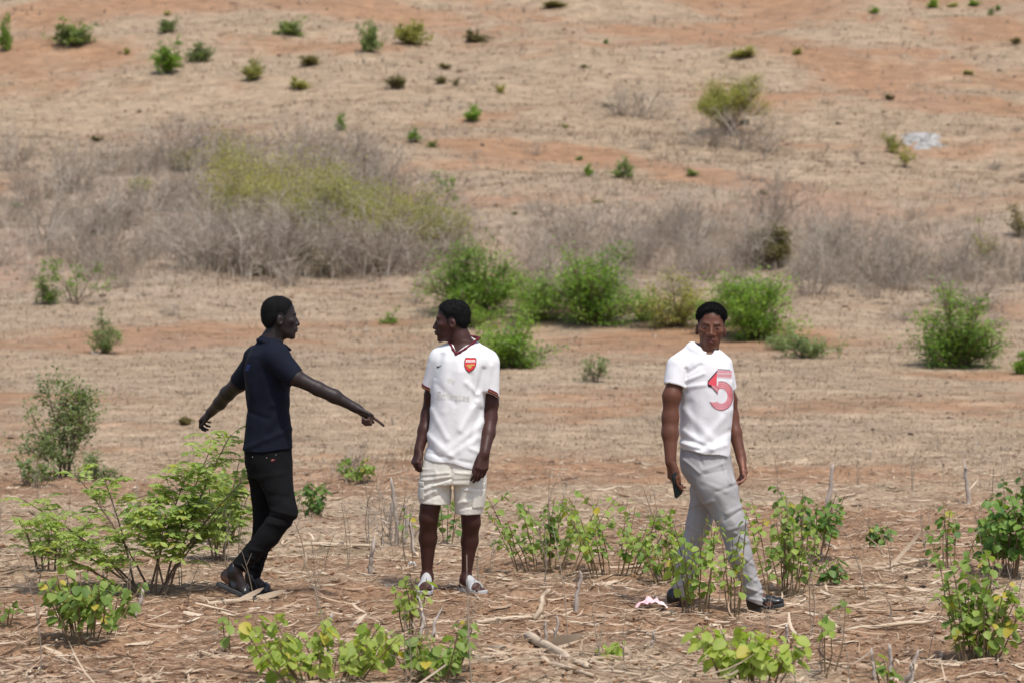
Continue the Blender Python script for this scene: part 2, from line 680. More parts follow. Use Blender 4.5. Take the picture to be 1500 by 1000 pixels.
def head_paint(L, colr, skin, hair=(.086, -.05)):
    """colours that the face itself has: lips, brows, eyes"""
    x, y, z = L.T
    face = y > .05
    ys, hs = hairline(*hair)
    g_ = sstep(-.020, .004, z - np.interp(y, ys, hs)) * (np.abs(x) < .085)
    g_ = g_ * (1 - ((np.abs(x) > .0725) & (np.abs(y + .016) < .027) & (z < .024)))       # not on the ears
    colr += .9 * g_[:, None] * (np.array((.007, .0065, .0065)) - colr)
    lip = face & (np.abs(x) < .028) & (z > -.077) & (z < -.046) & (y > .0895)
    d = (np.abs(x) / .027) ** 2 + ((z + .0605) / .0135) ** 2
    lipm = lip * np.clip(1.3 - d, 0, 1)
    colr += lipm[:, None] * (np.array(skin['lip']) - colr)
    ax = np.abs(x)
    brow = face * np.exp(-((z - (.0335 + .004 * np.clip((ax - .018) / .02, 0, 1) - .006 * np.clip((ax - .038) / .01, 0, 1))) / .0042) ** 2) * sstep(.012, .018, ax) * (1 - sstep(.046, .052, ax))
    colr += .6 * brow[:, None] * (np.array((.006, .005, .005)) - colr)
    ey = face & (((ax - .032) / .0125) ** 2 + ((z - .0102) / .0040) ** 2 < 1) & (y > .077)
    iris = ey & (((ax - .032) / .0058) ** 2 < 1)
    colr[ey] = (.24, .19, .17)
    colr[iris] = (.008, .006, .005)


def curls(V, Q, seed, n, ln, r=.0011, frac=.2):
    """short tight curls standing off a hair cap, so that its edge is soft"""
    rng = np.random.default_rng(seed)
    nn = vnormals(V, Q)
    top = np.where(V[:, 2] > V[:, 2].min() + frac * np.ptp(V[:, 2]))[0]
    i = rng.choice(top, n)
    p, d = V[i], norm(nn[i] + rng.normal(0, .35, (n, 3)))
    e = norm(np.cross(d, rng.normal(0, 1, (n, 3))))
    L = ln * (.5 + .8 * rng.random(n))[:, None]
    polys = [(np.stack([p[k] - d[k] * .002, p[k] + d[k] * L[k] * .6 + e[k] * L[k] * .45, p[k] + d[k] * L[k] + e[k] * L[k] * .1, p[k] + d[k] * L[k] * .8 - e[k] * L[k] * .4]), np.array((r, r, r, r * .6))) for k in range(n)]
    T, F_, _ = tubes(polys, 3)
    return np.concatenate([V, T]), np.concatenate([Q, F_ + len(V)])


def hairline(line, nape):
    return (np.array([-.12, -.062, -.045, -.036, -.024, -.004, .004, .010, .020, .026, .040, .056, .072, .10]),
            np.array([nape, nape, nape + .01, -.03, .020, .026, .020, -.002, -.004, .028, .052, line - .015, line, line + .012]))


def hair_mesh(c, R, s, th_top, th_side, line, h=.0035, seed=0, nape=-.05, taper=.03):
    """hair over the skull, thinning out to nothing at the hairline (line = its height on the forehead)"""
    c = np.asarray(c, float)
    F = Field(c - .17 * s, c + .17 * s, h)
    e1 = ell((0, -.012, .045), (.074, .096, .083))[2]
    e2 = ell((0, -.050, -.008), (.057, .050, .064))[2]
    ys, hs = hairline(line, nape)
    c0 = [F.ax[0][:, None, None], F.ax[1][None, :, None], F.ax[2][None, None, :]]
    d = [(c0[i] - c[i]) / s for i in range(3)]
    x, y, z = [R[0, i] * d[0] + R[1, i] * d[1] + R[2, i] * d[2] for i in range(3)]
    hl = np.interp(y, ys, hs)
    hl = hl + .005 * pnoise(x * 55 + seed, y * 55, z * 0) + .003 * pnoise(x * 150 + seed, y * 150, z * 150)
    up = sstep(.02, .10, z)
    th = th_side + (th_top - th_side) * up
    t = sstep(-.006, taper, z - hl)
    dd = smin(e1(x, y, z), e2(x, y, z), .03)
    F.F = (s * (dd + .004 - (th + .004) * t)).astype(f32)
    F.F = np.maximum(F.F, (s * (hl - .012 - z)).astype(f32) * .6)
    F.cut(xf(ell((0, -.012, .045), (.066, .088, .075)), c, R, s), .002)
    return F.mesh()


def hand_into(F, w, D, Nn, S, size=1., curl=((.3, .5, .3),) * 4, thumb=(.65, .5, .3), spread=.06, k=.004):
    """w wrist, D along the hand, Nn the way the palm faces, S towards the thumb side"""
    D = norm(D)
    Nn = norm(Nn - D * (Nn @ D))
    S = norm(S - D * (S @ D) - Nn * (S @ Nn))
    w = np.asarray(w, float)
    z = size
    kn = [w + z * (D * a + S * b) for a, b in ((.090, .029), (.094, .0095), (.089, -.0105), (.080, -.029))]
    F.add(rc(w - D * .02, w + z * D * .02, .021 * z, .021 * z), .02)
    for i, b in enumerate((.018, .006, -.006, -.017)):
        F.add(rc(w + z * (S * b + D * .012), kn[i] - Nn * .001, .0145 * z, .0115 * z), .012)
    F.add(ell(w + z * (D * .038 + S * .022 + Nn * .010), np.array((.017, .030, .015)) * z, np.stack([S, D, Nn], 1)), .012)
    L = [(.042, .026, .021), (.046, .029, .022), (.042, .027, .021), (.033, .021, .018)]
    for i in range(4):
        p = kn[i]
        ang = 0.
        r = (.0098, .0100, .0094, .0084)[i] * z
        for j in range(3):
            ang += curl[i][j]
            sp = S * spread * (1.5 - i)
            d = norm((D + sp) * math.cos(ang) + Nn * math.sin(ang))
            q = p + d * L[i][j] * z
            F.add(rc(p, q, r, r * .92), k if j else .008)
            p = q
            r *= .90
    t = thumb
    p = w + z * (D * .018 + S * .022 + Nn * .008)
    for j, (ln, r) in enumerate(((.043, .0135), (.033, .0112), (.026, .0098))):
        a = t[j]
        d = norm(D * math.cos(a) + S * math.sin(a) * .8 + Nn * math.sin(max(a, .2)) * .5)
        q = p + d * ln * z
        F.add(rc(p, q, r * z, r * .9 * z), .01 if j == 0 else .004)
        p = q


def foot_into(F, ankle, heel, ball, tip, side, r=.034, bare=True):
    """side = unit vector from big toe side to little toe side"""
    ankle, heel, ball, tip, side = [np.asarray(v, float) for v in (ankle, heel, ball, tip, side)]
    F.add(rc(ankle, heel + (0, 0, .012), .034, .030), .02)
    F.add(rc(ankle - (0, 0, .02), ball + (0, 0, .012), .033, .026), .03)
    F.add(rc(heel, ball, .026, .024), .02)
    F.add(rc(ball - side * .022, ball + side * .024, .024, .018), .02)
    d = tip - ball
    if bare:
        for i, (o, ln, rr) in enumerate(((-.030, 1., .0125), (-.010, .97, .0095), (.006, .88, .009), (.021, .78, .0085), (.035, .66, .008))):
            a = ball + side * o * .9 + d * .1
            F.add(rc(a, ball + side * o + d * ln + (0, 0, -.002), rr * 1.1, rr), .005)


def sole_prim(heel, tip, up, wh, wb, t, zoff=0.):
    """shoe sole: outline with a narrow waist, extruded by its thickness"""
    heel, tip = np.asarray(heel, float), np.asarray(tip, float)
    f = norm(tip - heel)
    r = norm(np.cross(f, up))
    u = np.cross(r, f)
    L = np.linalg.norm(tip - heel)
    R = np.stack([r, f, u], 1)
    lo, hi = np.array((-wb, 0, -t)), np.array((wb, L, t))

    def fn(x, y, z):
        v = np.clip(y / L, 0, 1)
        w = wh + (wb - wh) * sstep(.3, .72, v) - .006 * np.exp(-((v - .42) / .14) ** 2)
        e = np.sqrt(np.maximum(1e-5, 1 - np.clip((np.abs(v - .5) - .34) / .16, 0, 1) ** 2))
        w = w * e
        d2 = np.maximum(np.abs(x) - w, np.abs(y - L / 2) - L / 2)
        return smax(d2, np.abs(z) - t, .004)
    return xf((lo, hi, fn), heel, R)


class Fig:
    """a person being built: photo pixels + depth offset -> world"""

    def __init__(s, base):
        s.base = base
        s.m = base / FPX

    def p(s, x, y, dy=0.):
        return P(x, y, s.base + dy)

    def rows(s, rows):
        out = []
        for r in rows:
            py, xl, xr, b = r[:4]
            dy = r[4] if len(r) > 4 else 0.
            c = s.p((xl + xr) / 2, py, dy)
            out.append((c[2], c[0], c[1], (xr - xl) / 2 * s.m, b))
        return out

    def box(s, x0, y0, x1, y1, d0, d1):
        a, b = s.p(x0, y1, d0), s.p(x1, y0, d1)
        e, f = s.p(x0, y1, d1), s.p(x1, y0, d0)
        lo, hi = np.minimum(np.minimum(a, b), np.minimum(e, f)), np.maximum(np.maximum(a, b), np.maximum(e, f))
        lo[1] = CAMY + s.base + d0
        hi[1] = CAMY + s.base + d1
        return lo, hi


def vnormals(V, Q):
    n = np.cross(V[Q[:, 2]] - V[Q[:, 0]], V[Q[:, 3]] - V[Q[:, 1]])
    out = np.zeros_like(V)
    for k in range(4):
        for i in range(3):
            out[:, i] += np.bincount(Q[:, k], n[:, i], len(V))
    return norm(out)


def relax(V, Q, it=2):
    """light smoothing that keeps the volume"""
    E = np.concatenate([Q[:, [0, 1]], Q[:, [1, 2]], Q[:, [2, 3]], Q[:, [3, 0]]])
    cnt = np.bincount(E[:, 0], minlength=len(V)) + np.bincount(E[:, 1], minlength=len(V))
    for lam in [.5, -.52] * it:
        S = np.zeros_like(V)
        for i in range(3):
            S[:, i] = np.bincount(E[:, 0], V[E[:, 1], i], len(V)) + np.bincount(E[:, 1], V[E[:, 0], i], len(V))
        V = V + lam * (S / np.maximum(cnt, 1)[:, None] - V)
    return V


def cloth(name, F, mat, parent, amp=.004, freq=(9, 9, 5), seed=0., fine=.0012, rel=1):
    """mesh of a garment with soft wrinkles pushed along its normals"""
    V, Q = F.mesh()
    V = relax(V, Q, rel)
    n = vnormals(V, Q)
    w = pnoise(V[:, 0] * 3 + seed, V[:, 1] * 3, V[:, 2] * 3)
    q = V + .05 * w[:, None]
    r1 = 1 - np.abs(pnoise(q[:, 0] * freq[0] + seed, q[:, 1] * freq[1], q[:, 2] * freq[2])) * 2
    r2 = pnoise(q[:, 0] * freq[0] * 2.6 + seed, q[:, 1] * freq[1] * 2.6, q[:, 2] * freq[2] * 2.6 + 7)
    V = V + n * (amp * (r1 - .4) * .6 + fine * r2)[:, None]
    o = mk(name, V, [Q], mat, parent)
    return o, V, Q


def bvh(V, Q):
    return BVHTree.FromPolygons(V.tolist(), Q.tolist())


def stick(bv, x, z, y0=-30., off=.002):
    """point of a print that lies on the cloth"""
    h = bv.ray_cast(Vector((x, y0, z)), Vector((0, 1, 0)))
    if h[0] is None:
        return None
    return np.array(h[0] + h[1] * off)


def print_strip(fig, bv, pts, wid, off=.002):
    """a line printed on cloth: pts in photo pixels"""
    pts = np.asarray(pts, float)
    t = norm(np.gradient(pts, axis=0))
    nn = np.stack([-t[:, 1], t[:, 0]], 1)
    w = np.broadcast_to(wid, (len(pts),))[:, None] / 2
    V, F = [], []
    for sd in (-1, 1):
        for q in pts + sd * w * nn:
            v = fig.p(q[0], q[1])
            V.append(stick(bv, v[0], v[2], off=off))
    n = len(pts)
    for i in range(n - 1):
        f = (i, i + 1, n + i + 1, n + i)
        if all(V[k] is not None for k in f):
            F.append(f)
    V = [v if v is not None else np.zeros(3) for v in V]
    return np.array(V), np.array(F, int).reshape(-1, 4)


def print_poly(fig, bv, poly, off=.002, sub=3):
    """a filled patch printed on cloth"""
    bm = bmesh.new()
    vs = [bm.verts.new((x, y, 0)) for x, y in poly]
    es = [bm.edges.new((vs[i], vs[(i + 1) % len(vs)])) for i in range(len(vs))]
    bmesh.ops.triangle_fill(bm, use_beauty=True, use_dissolve=False, edges=es)
    if sub:
        bmesh.ops.subdivide_edges(bm, edges=bm.edges[:], cuts=sub, use_grid_fill=True)
    bmesh.ops.triangulate(bm, faces=bm.faces[:])
    bm.verts.index_update()
    V = [fig.p(v.co.x, v.co.y) for v in bm.verts]
    V = [stick(bv, v[0], v[2], off=off) for v in V]
    F = [[l.index for l in f.verts] for f in bm.faces]
    F = [f for f in F if all(V[k] is not None for k in f)]
    bm.free()
    V = [v if v is not None else np.zeros(3) for v in V]
    return np.array(V), np.array(F, int).reshape(-1, 3)


def print_text(fig, bv, txt, x, y, width, height, off=.002, shear=0.):
    cu = bpy.data.curves.new('lettering', 'FONT')
    cu.body = txt
    cu.size = 1
    cu.align_x = 'CENTER'
    o = bpy.data.objects.new('lettering', cu)
    COL.objects.link(o)
    bpy.context.view_layer.update()
    me = bpy.data.meshes.new_from_object(o.evaluated_get(bpy.context.evaluated_depsgraph_get()))
    bpy.data.objects.remove(o)
    bpy.data.curves.remove(cu)
    co = np.array([v.co[:] for v in me.vertices])
    fs = [list(p.vertices) for p in me.polygons]
    bpy.data.meshes.remove(me)
    ce = (co.max(0) + co.min(0)) / 2
    ex = co.max(0) - co.min(0)
    q = (co - ce) / np.maximum(ex, 1e-6)
    V = []
    for a in q:
        v = fig.p(x + a[0] * width, y - a[1] * height + shear * a[0] * width)
        V.append(stick(bv, v[0], v[2], off=off))
    tri = []
    for f in fs:
        for i in range(1, len(f) - 1):
            t = (f[0], f[i], f[i + 1])
            if all(V[k] is not None for k in t):
                tri.append(t)
    V = [v if v is not None else np.zeros(3) for v in V]
    return np.array(V), np.array(tri, int).reshape(-1, 3)


def join(parts):
    VV, FF, o = [], [], 0
    for V, F in parts:
        if len(F):
            VV.append(V)
            FF.append(F + o)
            o += len(V)
    by = {}
    for f in FF:
        by.setdefault(f.shape[1], []).append(f)
    return np.concatenate(VV), [np.concatenate(v) for v in by.values()]


def skin_mat(name, spec=.27, rough=.5):
    m, nt, out = new_mat(name)
    at = N(nt, 'ShaderNodeAttribute', attribute_name='Col')
    n = noise(nt, 60, 4)
    c = mixc(nt, 1.0, at.outputs['Color'], ramp(nt, n, .25, .75, (.82, .82, .82), (1.12, 1.1, 1.1)), 'MULTIPLY')
    p = N(nt, 'ShaderNodeBsdfPrincipled')
    p.inputs['Roughness'].default_value = rough
    p.inputs['Specular IOR Level'].default_value = spec
    nt.links.new(c, p.inputs['Base Color'])
    nt.links.new(bump(nt, noise(nt, 220, 3), .25, .001), p.inputs['Normal'])
    nt.links.new(p.outputs[0], out.inputs['Surface'])
    return m


def fabric(name, col, var=.06, weave=900, rough=.85, bs=.25, sheen=0., dirt=None, dirt_scale=7):
    m, nt, out = new_mat(name)
    a = tuple(x * (1 - var) for x in col)
    b = tuple(min(1, x * (1 + var)) for x in col)
    c = mixc(nt, noise(nt, 14, 5), a, b)
    if dirt:
        c = mixc(nt, ramp(nt, noise(nt, dirt_scale, 5, .65), .60, .80, (0, 0, 0), (.5, .5, .5)), c, dirt)
    p = N(nt, 'ShaderNodeBsdfPrincipled')
    p.inputs['Roughness'].default_value = rough
    p.inputs['Specular IOR Level'].default_value = .2
    p.inputs['Sheen Weight'].default_value = sheen
    nt.links.new(c, p.inputs['Base Color'])
    h = N(nt, 'ShaderNodeMath', operation='ADD')
    nt.links.new(noise(nt, weave, 2), h.inputs[0])
    s2 = N(nt, 'ShaderNodeMath', operation='MULTIPLY')
    nt.links.new(noise(nt, 38, 4, .6), s2.inputs[0])
    s2.inputs[1].default_value = 2.2
    nt.links.new(s2.outputs[0], h.inputs[1])
    nt.links.new(bump(nt, h.outputs[0], bs, .004), p.inputs['Normal'])
    nt.links.new(p.outputs[0], out.inputs['Surface'])
    return m


def flat_mat(name, col, rough=.6, spec=.3, metal=0.):
    m, nt, out = new_mat(name)
    p = N(nt, 'ShaderNodeBsdfPrincipled')
    p.inputs['Roughness'].default_value = rough
    p.inputs['Specular IOR Level'].default_value = spec
    p.inputs['Metallic'].default_value = metal
    nt.links.new(mixc(nt, noise(nt, 80, 3), tuple(x * .85 for x in col), tuple(min(1, x * 1.12) for x in col)), p.inputs['Base Color'])
    nt.links.new(p.outputs[0], out.inputs['Surface'])
    return m


M['hair'] = simple_mat('black_hair', (.003, .003, .0033), (.011, .0105, .011), 420, .85, .9, .004, spec=.15)
M['skin'] = skin_mat('skin')
M['navy'] = fabric('navy_cotton', (.0035, .0055, .014), .15)
M['tag'] = flat_mat('woven_tag', (.22, .04, .04), .8)
M['jeans'] = fabric('black_denim', (.0028, .0029, .0036), .2, 700, .9)
M['jersey'] = fabric('white_jersey', (.74, .74, .745), .02, 700, .7, .22, 0, (.58, .55, .50), 9)
M['tee'] = fabric('white_cotton', (.74, .74, .76), .02, 900, .85, .25)
M['cream'] = fabric('cream_cotton', (.68, .655, .58), .05, 700, .85, .3, 0, (.50, .47, .39), 8)
M['greycloth'] = fabric('light_grey_trouser_cloth', (.335, .325, .325), .05, 900, .75, .25)
M['maroon'] = flat_mat('maroon_ribbing', (.11, .012, .022), .8)
M['gold'] = flat_mat('gold_print', (.55, .36, .10), .6)
M['red'] = flat_mat('red_print', (.62, .035, .04), .6)
M['coral'] = flat_mat('coral_print', (.72, .085, .115), .7)
M['pinkprint'] = flat_mat('pink_print', (.82, .38, .42), .7)
M['darkprint'] = flat_mat('dark_print', (.025, .015, .03), .7)
M['whiteprint'] = flat_mat('white_print', (.80, .78, .76), .7)
M['faded'] = flat_mat('faded_print', (.70, .67, .60), .8)
M['blueprint'] = flat_mat('blue_embroidery', (.03, .05, .22), .7)
M['leather'] = flat_mat('black_leather', (.010, .010, .011), .32, .5)
M['rubber'] = flat_mat('dark_rubber', (.035, .035, .036), .6)
M['slide'] = flat_mat('white_rubber', (.42, .42, .42), .5)
M['metalbit'] = flat_mat('metal_stud', (.6, .55, .45), .3, .5, 1.)
M['phonecase'] = flat_mat('dark_phone_case', (.012, .022, .024), .25, .5)
M['phonescreen'] = flat_mat('pale_phone_edge', (.30, .58, .62), .2, .5)
# ------------------------------------------------------------------ the three men
HB = .004        # voxel of the bodies


def paint(V, base_col, seed, heads=(), palms=(), soles=()):
    c = np.tile(np.array(base_col['skin'], float), (len(V), 1))
    n = .5 + .5 * fbm(V[:, 0] * 6 + seed, V[:, 1] * 6, V[:, 2] * 6, 3)
    c *= (.88 + .24 * n)[:, None]
    for (w, D, Nn, r) in palms:
        L = V - (np.asarray(w) + norm(D) * .09)
        m = (1 - sstep(.55 * r, r, np.linalg.norm(L, axis=1))) * sstep(.002, .014, L @ norm(Nn))
        c += .8 * m[:, None] * (np.array(base_col['palm']) - c)
    for (hc, r) in soles:
        m = 1 - sstep(r * .5, r, np.linalg.norm(V - np.asarray(hc), axis=1))
        c += .9 * m[:, None] * (np.array(base_col['sole']) - c)
    for (hc, R, s, hr) in heads:
        L = (V - hc) @ R / s
        near = (np.abs(L) < .16).all(1) & (L[:, 2] > -.13)
        cc = c[near]
        head_paint(L[near], cc, base_col, hr)
        c[near] = cc
    return c


def finish_body(F, fig, root, cols, seed, **kw):
    V, Q = F.mesh()
    V = relax(V, Q, 1)
    o = mk('body', V, [Q], M['skin'], root, attrs={'Col': paint(V, cols, seed, **kw)})
    return o


def person(name_label, loc, cat='person'):
    e = empty('person', loc)
    tag(e, name_label, 'person')
    return e


def place(root):
    """children were modelled in world coordinates: hang them on the root without moving them"""
    inv = Matrix.Translation(-root.location)
    def go(o):
        for ch in o.children:
            go(ch)
        if o.type == 'MESH' and 'loc_done' not in o.data:
            o.data.transform(inv)
            o.data['loc_done'] = 1
    for ch in root.children:
        go(ch)


def ring_prims(fig, pts, r, k=.01):
    n = len(pts)
    return [rc(pts[i], pts[(i + 1) % n], r) for i in range(n)]


def sleeve(F, a, b, r1, r2, nrm, k=.022, wall=.005, depth=.05):
    """short sleeve: a hollow tapered tube cut off square at its end"""
    a, b = np.asarray(a, float), np.asarray(b, float)
    nrm = norm(nrm)
    S = Field(F.lo, F.lo + F.h * (np.array(F.F.shape) - 1), F.h)
    lo, hi, fn = rc(a, b + nrm * .03, r1, r2)
    hs = halfspace(b, nrm)
    S.add((lo, hi, lambda X, Y, Z: smax(fn(X, Y, Z), hs(X, Y, Z), .003)), .001)
    S.cut(rc(b - nrm * depth * .6, b + nrm * .06, r2 * .7, r2 - wall), .004)
    n = tuple(slice(0, min(p, q)) for p, q in zip(S.F.shape, F.F.shape))
    F.F[n] = smin(F.F[n], S.F[n], k)


def hollow_hem(F, rows, z0, inset=.012):
    """open the bottom of a garment below height z0"""
    lo, hi, fn = loft(rows, inset=inset, cap=.001)
    hi = hi.copy()
    hi[2] = z0
    F.cut((lo, hi, lambda X, Y, Z: np.maximum(fn(X, Y, Z), Z - z0)), .003)


# ================================================================== man pointing, in navy polo
FEET += [(P(350, 870, 15.56)[0], P(350, 870, 15.56)[1]), (P(388, 868, 15.8)[0], P(388, 868, 15.8)[1])]


def man_pointing():
    g = Fig(15.72)
    m = g.m
    root = person('man in navy polo shirt and black jeans pointing to the right', (g.p(372, 872)[0], g.p(372, 872)[1], 0.))
    lo, hi = g.box(280, 425, 572, 890, -.42, .72)
    sh_rows = g.rows([(503, 377, 414, .08), (510, 371, 420, .12), (522, 363, 423, .16), (545, 358, 425, .165), (570, 360, 423, .155),
                      (600, 362, 425, .140), (630, 359, 427, .140), (662, 355.5, 429, .148)])
    # --- body
    F = Field(lo, hi, HB)
    hR = frame((.965, .26, -.03))
    hc = g.p(410, 467.5)
    head_into(F, hc, hR, 1.0, [(g.p(404, 482), g.p(398, 505), 14.2 * m, 15.5 * m), (g.p(395, 498), g.p(392, 512), 13.5 * m, 17 * m)], 1.05)
    F.add(loft([r for r in sh_rows if r[0] > g.p(0, 645)[2]], inset=.016), .03)
    # near arm, pointing
    F.add(rc(g.p(403, 525, -.13), g.p(432, 552, -.19), 14.5 * m, 11.8 * m), .03)
    F.add(rc(g.p(432, 552, -.19), g.p(466, 569, -.2), 11.8 * m, 9.3 * m), .02)
    F.add(rc(g.p(466, 569, -.2), g.p(490, 580, -.2), 10.2 * m, 9.6 * m), .02)
    F.add(rc(g.p(490, 580, -.2), g.p(523, 598, -.2), 9.6 * m, 6.2 * m), .02)
    w1 = g.p(523, 598, -.2)
    D1 = g.p(543, 608, -.2) - w1
    N1 = np.array((.25, -.12, -.95))
    hand_into(F, w1, D1, N1, np.array((-.1, .95, -.1)), 1.0,
              curl=((.12, .08, .05), (1.25, 1.35, .7), (1.3, 1.4, .8), (1.3, 1.4, .8)), thumb=(.25, .35, .3), spread=.03)
    # far arm, swung away behind him
    F.add(rc(g.p(374, 528, .15), g.p(350, 561, .26), 14 * m, 12.5 * m), .03)
    F.add(rc(g.p(350, 561, .26), g.p(333, 576, .33), 12.5 * m, 10.5 * m), .02)
    F.add(rc(g.p(333, 576, .33), g.p(322, 590, .40), 11 * m, 9.5 * m), .02)
    F.add(rc(g.p(322, 590, .40), g.p(309, 603, .50), 9.5 * m, 7 * m), .02)
    w2 = g.p(309, 603, .50)
    hand_into(F, w2, g.p(296, 613, .54) - w2, np.array((.55, .25, -.8)), np.array((.5, -.8, -.2)), .90,
              curl=((.7, .8, .5), (.8, .9, .5), (.9, .9, .5), (.95, .9, .5)), thumb=(.5, .35, .2))
    # hips and legs under the jeans
    F.add(loft(g.rows([(640, 366, 420, .10), (680, 370, 418, .10), (696, 374, 416, .09)])), .02)
    F.add(rc(g.p(394, 672, -.05), g.p(416, 752, -.13), 15 * m, 13 * m), .02)
    F.add(rc(g.p(416, 752, -.13), g.p(352, 826, -.13), 14 * m, 8.2 * m), .02)
    F.add(rc(g.p(388, 672, .05), g.p(387, 757, .11), 15 * m, 13 * m), .02)
    F.add(rc(g.p(387, 757, .11), g.p(369, 838, .09), 13 * m, 8 * m), .02)
    # feet
    sd1 = np.array((.15, -1, 0.))
    a1, h1, b1, t1 = g.p(345, 832, -.13), g.p(331, 845, -.13), g.p(358, 867, -.14), g.p(374, 873.5, -.15)
    foot_into(F, a1, h1, b1, t1, sd1, r=.03)
    sd2 = np.array((-.12, .95, 0.))
    a2, h2, b2, t2 = g.p(369, 842, .09), g.p(369, 858, .1), g.p(389, 864.5, .07), g.p(402, 867, .06)
    foot_into(F, a2, h2, b2, t2, sd2, r=.03)
    cols = dict(skin=(.026, .0175, .0165), palm=(.10, .055, .045), sole=(.22, .12, .075), lip=(.030, .016, .017))
    finish_body(F, g, root, cols, 1., heads=[(hc, hR, 1., (.086, -.05))], palms=[(w1, D1, N1, .1)], soles=[(g.p(328, 850, -.13), .05)])
    hv, hq = hair_mesh(hc, hR, 1.0, .005, .0025, .086, seed=3)
    hv = hv + vnormals(hv, hq) * (.0016 * pnoise(hv[:, 0] * 160, hv[:, 1] * 160, hv[:, 2] * 160))[:, None]
    hv, hq = curls(hv, hq, 3, 1800, .0035)
    tag(mk('hair', hv, [hq], M['hair'], root), 'close cropped black hair')
    # --- polo shirt
    F = Field(*g.box(335, 485, 455, 675, -.40, .42), .004)
    F.add(loft(sh_rows), .02)
    F.add(rc(g.p(404, 522, -.11), g.p(376, 524, .13), 20 * m, 19 * m), .04)
    F.add(rc(g.p(397, 510, -.04), g.p(390, 511, .06), 16 * m, 15 * m), .03)
    sleeve(F, g.p(405, 526, -.13), g.p(432, 554, -.19), 21 * m, 14.2 * m, g.p(460, 577, -.22) - g.p(429, 551, -.19))
    sleeve(F, g.p(376, 528, .14), g.p(350.5, 560, .25), 19 * m, 14.5 * m, g.p(333, 583, .3) - g.p(351, 560, .25))
    F.cut(rc(g.p(402, 470), g.p(397, 506), 16 * m, 15.6 * m), .006)
    for a in ((425, 566, 404, 592, 5, .006), (418, 585, 392, 640, 6, .005), (424, 600, 380, 655, 6, -.005), (372, 560, 366, 620, 6, .005), (384, 545, 380, 640, 6, -.004),
              (426, 628, 362, 655, 4, .006), (362, 600, 395, 612, 4, -.004)):
        F.fold(g.base, *a)
    hem = g.p(392, 659)
    F.keep(lambda X, Y, Z: hem[2] - Z + .006 * np.sin(X * 23) + .04 * (X - hem[0]), .002)
    hollow_hem(F, sh_rows, g.p(0, 652)[2])
    shirt, V, Q = cloth('polo_shirt', F, M['navy'], root, .005, (8, 8, 4), 3.)
    bv = bvh(V, Q)
    # collar: two stacked rings that open at the throat
    F = Field(*g.box(365, 480, 440, 530, -.2, .2), .003)
    for ro, cy, rx, rd, tilt, r in ((0, 501, 18, .066, 6.5, .0075), (1, 506, 23, .080, 7.5, .0075)):
        pts = [g.p(400.5 + rx * math.cos(t) * .97, cy + tilt * math.cos(t), rd * math.sin(t) + .035 * math.cos(t)) for t in np.linspace(.28, 2 * math.pi - .16, 22)]
        for i in range(21):
            F.add(rc(pts[i], pts[i + 1], r), .018)
    F.add(rc(g.p(417, 506, -.05), g.p(425, 512, -.03), .010, .008), .012)
    V2, Q2 = F.mesh()
    mk('collar', V2, [Q2], M['navy'], shirt)
    parts = [print_text(g, bv, 'Eagle', 365.5, 538, 9, 6, .002, -.2)] if False else []
    st = []
    for k in range(3):
        st.append(print_strip(g, bv, [(362 + k * 1.2 + j * 2, 540 - k * 3.2 + (j % 2) * 1.3) for j in range(4)], 1.3))
    v, f = join(st)
    tag(mk('embroidery', v, f, M['blueprint'], shirt, smooth=False), 'small blue embroidered lettering on the upper back')
    # --- jeans
    F = Field(*g.box(335, 645, 450, 860, -.34, .34), .004)
    F.add(loft(g.rows([(652, 358, 427, .135), (675, 359, 428, .138), (698, 364, 428, .125)])), .02)
    F.add(rc(g.p(397, 676, -.03), g.p(417.5, 750, -.13), 27 * m, 17.8 * m), .03)
    F.add(rc(g.p(417.5, 750, -.13), g.p(392, 785, -.13), 17.8 * m, 16 * m), .02)
    F.add(rc(g.p(392, 785, -.13), g.p(350, 829, -.13), 16 * m, 11.5 * m), .02)
    F.add(rc(g.p(387, 672, .06), g.p(389, 755, .11), 27 * m, 17.5 * m), .03)
    F.add(rc(g.p(389, 755, .11), g.p(383, 792, .1), 17.5 * m, 15 * m), .02)
    F.add(rc(g.p(383, 792, .1), g.p(369, 846, .09), 15 * m, 11 * m), .02)
    for a in ((366, 700, 420, 690, 4, .004), (372, 720, 425, 725, 4, -.004), (400, 742, 436, 752, 3, .005), (398, 762, 432, 768, 3, .005), (396, 752, 434, 760, 2.5, -.006),
              (372, 800, 396, 806, 3, .005), (362, 810, 386, 818, 3, .005), (365, 818, 380, 826, 2.5, .005), (368, 830, 382, 836, 2.5, .004), (352, 822, 372, 833, 2.5, .005)):
        F.fold(g.base, *a)
    for q, dirv in ((g.p(349, 829, -.13), g.p(340, 840, -.13) - g.p(360, 818, -.13)), (g.p(369, 845, .09), g.p(367, 855, .09) - g.p(372, 835, .09))):
        hs = halfspace(q, dirv)
        c0 = q
        F.keep(lambda X, Y, Z, hs=hs, c0=c0: np.where((X - c0[0]) ** 2 + (Y - c0[1]) ** 2 + (Z - c0[2]) ** 2 < .0081, hs(X, Y, Z), -.2), .002)
    jeans, V, Q = cloth('jeans', F, M['jeans'], root, .005, (11, 11, 9), 9.)
    # rivets and a small patch on the pocket
    bv = bvh(V, Q)
    for x, y in ((373, 667.5), (394, 668.5), (402, 671), (407, 664)):
        w_ = g.p(x, y)
        q = stick(bv, w_[0], w_[2], off=.001)
        if q is not None:
            F = Field(q - .012, q + .012, .002)
            F.add(ell(q, (.0034, .0034, .0034)), .001)
            V3, Q3 = F.mesh()
            mk('rivet', V3, [Q3], M['metalbit'], jeans)
    v, f = join([print_poly(g, bv, [(400, 671), (405, 669.6), (405.6, 672), (400.6, 673.6)], .002)])
    mk('label_patch', v, f, M['tag'], jeans, smooth=False)
